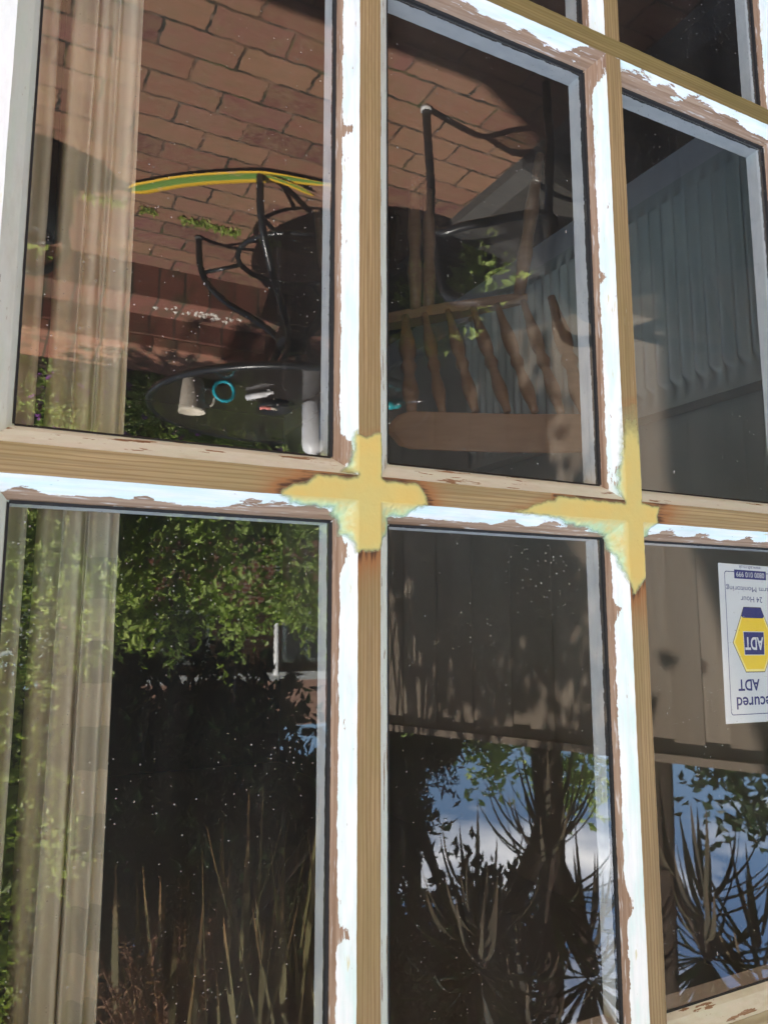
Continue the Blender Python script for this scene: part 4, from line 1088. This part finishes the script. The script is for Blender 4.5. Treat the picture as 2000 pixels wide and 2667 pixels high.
def foliage(mb, blobs, n, L, Wd, hang=0.3, shell=0.55, lo=0.0):
    vol = np.array([r[0] * r[1] * r[2] for _, r in blobs]) ** 0.7; vol /= vol.sum()
    for b in range(len(blobs)):
        c, r = blobs[b]
        tw = []
        for _ in range(max(4, int(n * vol[b] / 9))):
            d = rnd_dir(); k = shell + (1 - shell) * RNG.random()
            k *= 0.86 + 0.24 * math.sin(d.x * 5 + b) * math.sin(d.z * 6 + b * 2)
            tw.append((Vector((c[0] + d.x * r[0] * k, c[1] + d.y * r[1] * k, c[2] + d.z * r[2] * k)), d, RNG.random()))
        for p, d, tv in tw:
            if p.z < lo: continue
            ax = (d + rnd_dir() * 0.7 + Vector((0, 0, -hang))).normalized()
            for q in range(9):
                o = p + ax * L * (q * 0.42 - 1.5) + rnd_dir() * L * 0.35
                dd = (ax * 0.6 + rnd_dir() * 0.9 + Vector((0, 0, -hang))).normalized()
                sc = RNG.uniform(0.65, 1.25)
                mb.leaf(o, dd, (Vector((0, 0, 1)) + rnd_dir() * 0.7).normalized(), L * sc, Wd * sc, min(1, max(0, 0.55 * tv + 0.45 * RNG.random())))
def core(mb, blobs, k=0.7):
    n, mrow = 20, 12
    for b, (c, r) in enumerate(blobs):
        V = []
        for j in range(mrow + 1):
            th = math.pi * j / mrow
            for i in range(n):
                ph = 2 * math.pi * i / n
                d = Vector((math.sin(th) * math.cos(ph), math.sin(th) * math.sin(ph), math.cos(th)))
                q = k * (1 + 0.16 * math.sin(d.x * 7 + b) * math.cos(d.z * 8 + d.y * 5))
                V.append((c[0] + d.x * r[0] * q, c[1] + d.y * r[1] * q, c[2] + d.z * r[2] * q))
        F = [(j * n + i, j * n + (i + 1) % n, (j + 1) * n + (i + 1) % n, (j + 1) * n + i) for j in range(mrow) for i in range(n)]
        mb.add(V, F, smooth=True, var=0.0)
def bush(name, label, cat, blobs, n, L, Wd, mat, stems, group=None, hang=0.3, shell=0.5, extra=None):
    root = thing(name, label, cat, (blobs[0][0][0], blobs[0][0][1], 0.2), group)
    mb = MB(); foliage(mb, blobs, n, L, Wd, hang, shell); mb.build('crown', mat, root)
    mb = MB()
    for st in stems: mb.tube(spline(st[0], 5), np.linspace(st[1], st[2], 5 * (len(st[0]) - 1) + 1), 9)
    mb.build('trunk', MAT['bark'], root)
    return root
# low flowering plants on the wall
for k, (x, y, r, lab) in enumerate(((0.15, -3.35, 0.36, 'low leafy plant with purple flowers at the curtained end of the wall'), (-0.55, -3.40, 0.40, 'low leafy plant with purple flowers behind the coping opposite the mug'), (-1.25, -3.45, 0.42, 'low leafy plant with purple flowers behind the round table'))):
    b = bush('flowering_plant', lab, 'plant', [((x, y, 0.36), (r, 0.26, 0.26)), ((x + 0.2, y - 0.1, 0.42), (0.26, 0.24, 0.24))], 2600, 0.040, 0.022, MAT['leaf_mid'], [([(x, y, 0.2), (x, y, 0.3), (x + 0.03, y, 0.45)], 0.012, 0.005)], 'flowering plants on the retaining wall', 0.2, 0.3)
    mb = MB()
    for i in range(46):
        d = rnd_dir(); p = Vector((x + d.x * r * 1.0, y + abs(d.y) * 0.27, 0.40 + d.z * 0.24))
        for q in range(5): mb.leaf(p, rnd_dir(), rnd_dir(), 0.022, 0.018, 0.5)
    mb.build('blossom', MAT['petal'], b)
bush('marigold_plant', 'small green plant with yellow flowers at the foot of the fence', 'plant', [((-1.62, -2.1, 0.14), (0.22, 0.34, 0.16)), ((-1.66, -1.75, 0.10), (0.14, 0.2, 0.12))], 900, 0.05, 0.026, MAT['leaf_mid'], [([(-1.62, -2.1, 0.0), (-1.62, -2.1, 0.1), (-1.6, -2.1, 0.2)], 0.008, 0.004)], None, 0.1, 0.2)
mg = [o for o in bpy.data.objects if o.name == 'marigold_plant'][0]
mb = MB()
for i in range(14):
    p = Vector((-1.58 + RNG.uniform(-0.16, 0.12), -2.0 + RNG.uniform(-0.3, 0.3), 0.2 + RNG.uniform(0, 0.1)))
    for q in range(8): mb.leaf(p, rnd_dir(), rnd_dir(), 0.024, 0.02, 0.5)
mb.build('blossom', MAT['ypetal'], mg)
# sunlit shrubs
bush('lime_shrub', 'tall sunlit lime green shrub reflected across the curtain', 'shrub', [((-0.22, -4.3, 1.25), (0.42, 0.42, 0.75)), ((-0.62, -4.35, 1.3), (0.42, 0.4, 0.62)), ((-0.12, -4.4, 2.25), (0.34, 0.4, 0.65)), ((-0.05, -4.4, 3.2), (0.30, 0.4, 0.75)), ((-0.40, -4.35, 2.75), (0.2, 0.3, 0.3)), ((0.3, -4.5, 1.8), (0.4, 0.4, 1.2))], 10000, 0.064, 0.031, MAT['leaf_bright'], [([(0.0, -4.6, 0.2), (-0.02, -4.6, 1.4), (-0.05, -4.5, 3.4)], 0.035, 0.012)], None, 0.35, 0.5)
bush('garden_shrub', 'rounded mid green shrub behind the flowering plants', 'shrub', [((-0.95, -4.5, 1.15), (0.62, 0.42, 0.62)), ((-1.55, -4.6, 1.2), (0.55, 0.4, 0.58)), ((-1.2, -4.3, 0.62), (0.9, 0.4, 0.4)), ((-0.6, -4.6, 0.8), (0.5, 0.4, 0.6))], 9000, 0.058, 0.030, MAT['leaf_mid'], [([(-1.2, -4.6, 0.2), (-1.2, -4.6, 0.8), (-1.1, -4.6, 1.4)], 0.035, 0.012)], None, 0.3, 0.5)
bush('garden_shrub', 'darker shrub joining the fence to the planted bed', 'shrub', [((-2.2, -4.6, 1.1), (0.6, 0.45, 0.85)), ((-2.9, -4.6, 1.3), (0.5, 0.4, 1.0)), ((-1.9, -4.4, 0.6), (0.6, 0.4, 0.45))], 6000, 0.06, 0.032, MAT['leaf_mid'], [([(-2.5, -4.6, 0.2), (-2.5, -4.6, 0.8), (-2.4, -4.6, 1.4)], 0.035, 0.012)], None, 0.3, 0.4)
# tall dark trees
def tree(name, label, blobs, n, L, Wd, mat, trunk, hang=0.2, group=None, shell=0.35, solid=0.0):
    root = thing(name, label, 'tree', (trunk[0][0][0], trunk[0][0][1], 0.0), group)
    mb = MB(); foliage(mb, blobs, n, L, Wd, hang, shell)
    mb.build('crown', mat, root)
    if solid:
        mb = MB(); core(mb, blobs, solid); mb.build('dark_core', MAT['inner'], root)
    mb = MB(); mb.tube(spline(trunk[0], 6), np.linspace(trunk[1], trunk[2], 6 * (len(trunk[0]) - 1) + 1), 12)
    for (c, r) in blobs:
        zt = max(trunk[0][0][2] + 1.0, c[2] - r[2] * 0.8)
        top = trunk[0][-1]; k = min(1, zt / max(0.1, top[2]))
        a = Vector(trunk[0][0]).lerp(Vector(top), k * 0.8)
        mb.tube(spline([a, a.lerp(Vector(c), 0.5) + Vector((0, 0, 0.1)), c], 5), np.linspace(trunk[1] * 0.45, 0.015, 11), 8)
    mb.build('trunk', MAT['bark'], root)
    return root
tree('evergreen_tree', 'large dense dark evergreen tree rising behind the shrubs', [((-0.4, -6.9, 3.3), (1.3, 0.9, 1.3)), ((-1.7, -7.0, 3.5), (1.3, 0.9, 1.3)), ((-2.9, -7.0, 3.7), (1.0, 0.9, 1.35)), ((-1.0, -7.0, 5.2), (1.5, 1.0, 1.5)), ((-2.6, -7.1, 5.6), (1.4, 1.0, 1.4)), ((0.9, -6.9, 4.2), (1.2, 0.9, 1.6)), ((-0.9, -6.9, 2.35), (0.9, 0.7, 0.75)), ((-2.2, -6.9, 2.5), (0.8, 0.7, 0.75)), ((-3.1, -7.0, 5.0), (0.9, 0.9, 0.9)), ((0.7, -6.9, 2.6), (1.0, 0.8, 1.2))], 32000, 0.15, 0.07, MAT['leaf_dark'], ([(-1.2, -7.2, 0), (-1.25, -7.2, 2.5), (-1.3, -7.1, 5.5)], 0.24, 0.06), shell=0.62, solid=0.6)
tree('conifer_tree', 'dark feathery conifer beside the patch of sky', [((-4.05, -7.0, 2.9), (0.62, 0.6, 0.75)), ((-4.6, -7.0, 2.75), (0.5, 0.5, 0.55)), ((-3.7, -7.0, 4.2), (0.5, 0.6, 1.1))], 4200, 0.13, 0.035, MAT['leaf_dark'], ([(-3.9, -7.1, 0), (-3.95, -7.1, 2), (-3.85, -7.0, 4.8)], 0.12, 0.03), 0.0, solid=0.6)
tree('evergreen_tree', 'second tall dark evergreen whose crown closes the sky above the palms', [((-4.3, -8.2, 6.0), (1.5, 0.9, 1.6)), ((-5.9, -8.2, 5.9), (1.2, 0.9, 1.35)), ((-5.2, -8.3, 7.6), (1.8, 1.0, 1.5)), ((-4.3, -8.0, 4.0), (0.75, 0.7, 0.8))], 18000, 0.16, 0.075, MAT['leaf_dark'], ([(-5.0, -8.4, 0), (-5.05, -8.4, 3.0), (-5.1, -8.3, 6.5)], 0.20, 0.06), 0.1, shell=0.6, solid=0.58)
tree('garden_tree', 'bright green leafy tree far behind the cordyline trunk', [((-7.4, -9.9, 3.6), (0.55, 0.5, 0.85)), ((-8.9, -9.9, 4.0), (0.9, 0.6, 0.9)), ((-8.2, -9.9, 3.0), (1.2, 0.6, 0.6))], 1900, 0.16, 0.10, MAT['leaf_bright'], ([(-8.2, -10.1, 0), (-8.2, -10.1, 1.6), (-8.1, -10.0, 3.2)], 0.14, 0.05), 0.2)
tree('garden_tree', 'broad leaved tree with dark hanging twigs against blue sky', [((-7.6, -5.6, 3.15), (1.0, 0.5, 0.35)), ((-8.1, -5.6, 3.75), (1.1, 0.5, 0.35)), ((-9.2, -5.7, 3.6), (1.0, 0.6, 0.9))], 700, 0.17, 0.105, MAT['leaf_gloss'], ([(-9.4, -5.8, 0), (-9.35, -5.8, 1.6), (-9.2, -5.7, 3.4)], 0.16, 0.06), 0.3, None, 0.1)
bush('boundary_hedge', 'long dark clipped hedge closing the far end of the garden', 'hedge', [((-2.0, -11.0, 1.0), (1.2, 0.5, 1.5)), ((0.0, -11.0, 1.1), (1.2, 0.5, 1.7)), ((2.0, -11.0, 1.1), (1.2, 0.5, 1.7)), ((4.0, -11.0, 1.0), (1.2, 0.5, 1.6))], 5000, 0.12, 0.06, MAT['leaf_gloss'], [([(0, -11, 0), (0, -11, 0.5), (0, -11, 1.2)], 0.05, 0.03)], None, 0.2, 0.5)
# branch of a tree over the patio: it throws the dappled shade on the fence
tree('overhanging_tree', 'leafy tree whose branch hangs over the patio and dapples the fence', [((-0.38, -1.72, 3.75), (0.62, 0.36, 0.40)), ((0.25, -1.72, 3.85), (0.5, 0.34, 0.4)), ((1.2, -2.2, 4.1), (0.7, 0.5, 0.5))], 7000, 0.10, 0.055, MAT['leaf_gloss'], ([(3.4, -4.6, 0), (3.2, -4.5, 2.2), (2.6, -4.2, 3.6), (1.4, -2.9, 4.1), (0.3, -1.9, 3.9)], 0.16, 0.03), 0.3, None, 0.05)
ot = [o for o in bpy.data.objects if o.name == 'overhanging_tree'][0]
mb = MB(); foliage(mb, [((-0.72, -1.33, 3.75), (0.45, 0.30, 0.42)), ((-0.15, -1.35, 3.8), (0.5, 0.28, 0.4))], 900, 0.10, 0.055, 0.3, 0.05)
mb.build('outer_twigs', MAT['leaf_gloss'], ot)
# cordylines
def head(mb, dead, c, n, L, Wd, ndead, axis=(0, 0, 1)):
    c = Vector(c); ax = Vector(axis).normalized()
    for i in range(n):
        d = rnd_dir()
        if d.z < -0.35: d.z = -d.z
        mb.strap(c + d * 0.04, (d + ax * 0.25), L * RNG.uniform(0.75, 1.1), Wd, RNG.uniform(0.3, 1.7), RNG.random(), 7)
    for i in range(ndead):
        d = rnd_dir(); d.z = -abs(d.z) * 0.6 - 0.15
        dead.strap(c - ax * RNG.uniform(0.05, 0.5) + d * 0.04, d, L * RNG.uniform(0.7, 1.05), Wd * 0.9, RNG.uniform(1.5, 3.5), RNG.random(), 7)
def cordyline(label, stems, heads, L, Wd, n, ndead, r0):
    root = thing('cordyline_palm', label, 'palm tree', stems[0][0], 'cordyline palms beyond the fence')
    mb = MB()
    for k, st in enumerate(stems): mb.tube(spline(st, 6), np.linspace(r0 * (1 if k == 0 else 0.7), r0 * (0.75 if k == 0 else 0.55), 6 * (len(st) - 1) + 1), 12)
    mb.build('trunk', MAT['bark'], root)
    g, dd = MB(), MB()
    for h in heads: head(g, dd, h, n, L, Wd, ndead)
    g.build('crown', MAT['strap'], root)
    if ndead: dd.build('dead_leaves', MAT['dry_silhouette'], root)
    return root
cordyline('forked cordyline palm with a thick trunk standing behind the fence top', [[(-4.0, -4.36, 0), (-4.02, -4.36, 2.4), (-4.05, -4.36, 3.2), (-4.0, -4.36, 4.4)], [(-4.04, -4.36, 3.0), (-3.8, -4.36, 3.4), (-3.3, -4.3, 3.9)], [(-4.04, -4.36, 3.3), (-4.25, -4.36, 3.7), (-4.4, -4.36, 4.2)]], [(-4.02, -4.36, 3.55), (-3.3, -4.3, 3.95), (-4.4, -4.36, 4.25), (-3.8, -4.36, 4.6)], 0.85, 0.042, 46, 34, 0.13)
cordyline('second cordyline palm with spiky leaves crossing the blue sky', [[(-4.75, -3.86, 0), (-4.75, -3.86, 2.6), (-4.73, -3.86, 3.4), (-4.72, -3.86, 4.4)], [(-4.74, -3.86, 3.3), (-4.95, -3.86, 3.7), (-5.15, -3.86, 4.05)], [(-4.95, -3.86, 3.7), (-5.4, -3.86, 4.1), (-5.75, -3.86, 4.5)]], [(-5.12, -3.86, 4.05), (-5.75, -3.86, 4.5)], 0.95, 0.05, 60, 26, 0.085)
c3 = cordyline('near cordyline palm with dead leaves hanging over the shrubs', [[(-2.08, -3.75, 0.2), (-2.12, -3.75, 1.5), (-1.95, -3.72, 2.5), (-0.95, -3.6, 3.45)]], [(-0.95, -3.6, 3.5)], 0.9, 0.04, 34, 0, 0.045)
mb = MB()
for i in range(75):
    x = RNG.uniform(-1.45, -0.55); z = RNG.uniform(2.75, 3.35)
    mb.strap((x, -2.5 + RNG.uniform(-0.25, 0.2), z), (RNG.normal(0, 0.18), RNG.normal(0, 0.1), -1), RNG.uniform(0.35, 0.75), RNG.uniform(0.018, 0.034), 0.6, RNG.random() ** 1.6, 7)
mb.build('hanging_leaves', MAT['dry'], c3)
mb = MB(); base = Vector((-0.75, -2.6, 3.25))
for i in range(34):
    tipv = Vector((RNG.uniform(-0.98, -0.36), -2.65 + RNG.uniform(-0.12, 0.12), RNG.uniform(2.55, 2.95)))
    cv = spline([base, base.lerp(tipv, 0.5) + Vector((0, 0, 0.06)), tipv], 9)
    mb.tube(cv, 0.0022, 4, False)
    for p in cv[3:]:
        for q in range(5):
            mb.leaf(p, (rnd_dir() + Vector((0, 0, -0.3))).normalized(), rnd_dir(), RNG.uniform(0.02, 0.045), 0.008, RNG.random())
m_ = leaf_mat('brown seed heads', (0.20, 0.105, 0.065), (0.46, 0.26, 0.165), 0.8, 0.2)
mb.build('flower_panicle', m_, c3)
# striped fallen leaf
m = NM('yellow edged leaf')
e = m.attr('edge'); tp = m.attr('tip')
c = m.mix(m.ramp(m.math('ABSOLUTE', e), [(0.45, 0.0), (0.62, 1.0)]), (0.13, 0.24, 0.05), (0.70, 0.42, 0.03))
c = m.mix(m.ramp(m.noise(m.geo(), 14, 2), [(0.62, 0.0), (0.7, 0.9)]), c, (0.60, 0.38, 0.22))
MAT['fallen'] = m.done(m.bsdf(c, 0.5))
def fallen(label, pts, wid):
    mb = MB(); cv = spline(pts, 10); V, E = [], []
    n = len(cv)
    for i, p in enumerate(cv):
        t = i / (n - 1); d = (cv[min(i + 1, n - 1)] - cv[max(i - 1, 0)]); s_ = Vector((-d.y, d.x, 0)).normalized()
        w = wid * (min(1, t * 7 + 0.15)) * min(1, (1 - t) * 4 + 0.1)
        for q in (-1, -0.5, 0, 0.5, 1): V.append(p + s_ * w * q + Vector((0, 0, 0.006 * abs(q)))); E.append(q)
    mb.add(V, [(i * 5 + k, i * 5 + k + 1, (i + 1) * 5 + k + 1, (i + 1) * 5 + k) for i in range(n - 1) for k in range(4)], smooth=True, edge=E)
    tag(mb.build('fallen_leaf', MAT['fallen'], solid=0.001), label, 'leaf', 'striped leaves fallen on the patio')
fallen('long yellow edged green strap leaf lying by the table foot', [(-0.34, -1.955, 0.010), (-0.41, -1.885, 0.012), (-0.50, -1.80, 0.012), (-0.62, -1.715, 0.012), (-0.76, -1.64, 0.012), (-1.0, -1.585, 0.010)], 0.034)
fallen('short yellow striped leaf crossing the long one', [(-0.72, -1.64, 0.012), (-0.83, -1.645, 0.016), (-0.93, -1.68, 0.012)], 0.012)
# moss in the joints
mb = MB()
for i in range(900):
    x = RNG.uniform(-0.95, 0.15); y = -2.02 - 0.03 * (1 - x) + RNG.normal(0, 0.012)
    if math.sin(x * 17) + math.sin(x * 41 + 1) < -0.5: continue
    mb.leaf(Vector((x, y, 0.0)), (rnd_dir() * 0.6 + Vector((0, 0, 1))).normalized(), rnd_dir(), RNG.uniform(0.012, 0.03), 0.010, RNG.random())
tag(mb.build('moss', MAT['leaf_bright']), kind='stuff')
bush('weed_tuft', 'bright green weed growing from the patio joint', 'plant', [((-0.03, -2.27, 0.05), (0.09, 0.07, 0.06))], 160, 0.04, 0.022, MAT['leaf_bright'], [([(-0.03, -2.27, 0), (-0.03, -2.27, 0.03), (-0.03, -2.27, 0.06)], 0.004, 0.002)])

# ------------------------------------------------------------------ neighbouring bungalow
nb_ = thing('bungalow', 'brown roofed bungalow with white windows seen through the far shrubs', 'house', (-4.0, -13.5, 0))
mb = MB(); mb.box((-4.2, -14.0, 1.2), (6.0, 3.0, 2.4)); mb.build('wall', MAT['housebrick'], nb_)
mb = MB(); V = [(-7.4, -12.25, 2.42), (-1.0, -12.25, 2.42), (-1.0, -14.0, 3.5), (-7.4, -14.0, 3.5), (-7.4, -15.75, 2.42), (-1.0, -15.75, 2.42)]
mb.add(V, [(0, 1, 2, 3), (3, 2, 5, 4), (0, 3, 4), (1, 5, 2), (0, 4, 5, 1)]); mb.build('roof', MAT['rooftile'], nb_)
mb = MB(); mb.box((-4.2, -12.24, 2.42), (6.4, 0.04, 0.14)); mb.tube([(-4.55, -12.22, 0), (-4.55, -12.22, 2.4)], 0.04); mb.build('gutter', MAT['white_paint'], nb_)
for x in (-3.0, -5.2):
    mb = MB(); mb.box((x, -12.48, 1.75), (0.9, 0.05, 0.9)); w_ = mb.build('window', MAT['white_paint'], nb_)
    for q in (-0.2, 0.2):
        mb = MB(); mb.box((x + q, -12.45, 1.75), (0.34, 0.02, 0.76)); mb.build('pane', MAT['smoke'], w_)
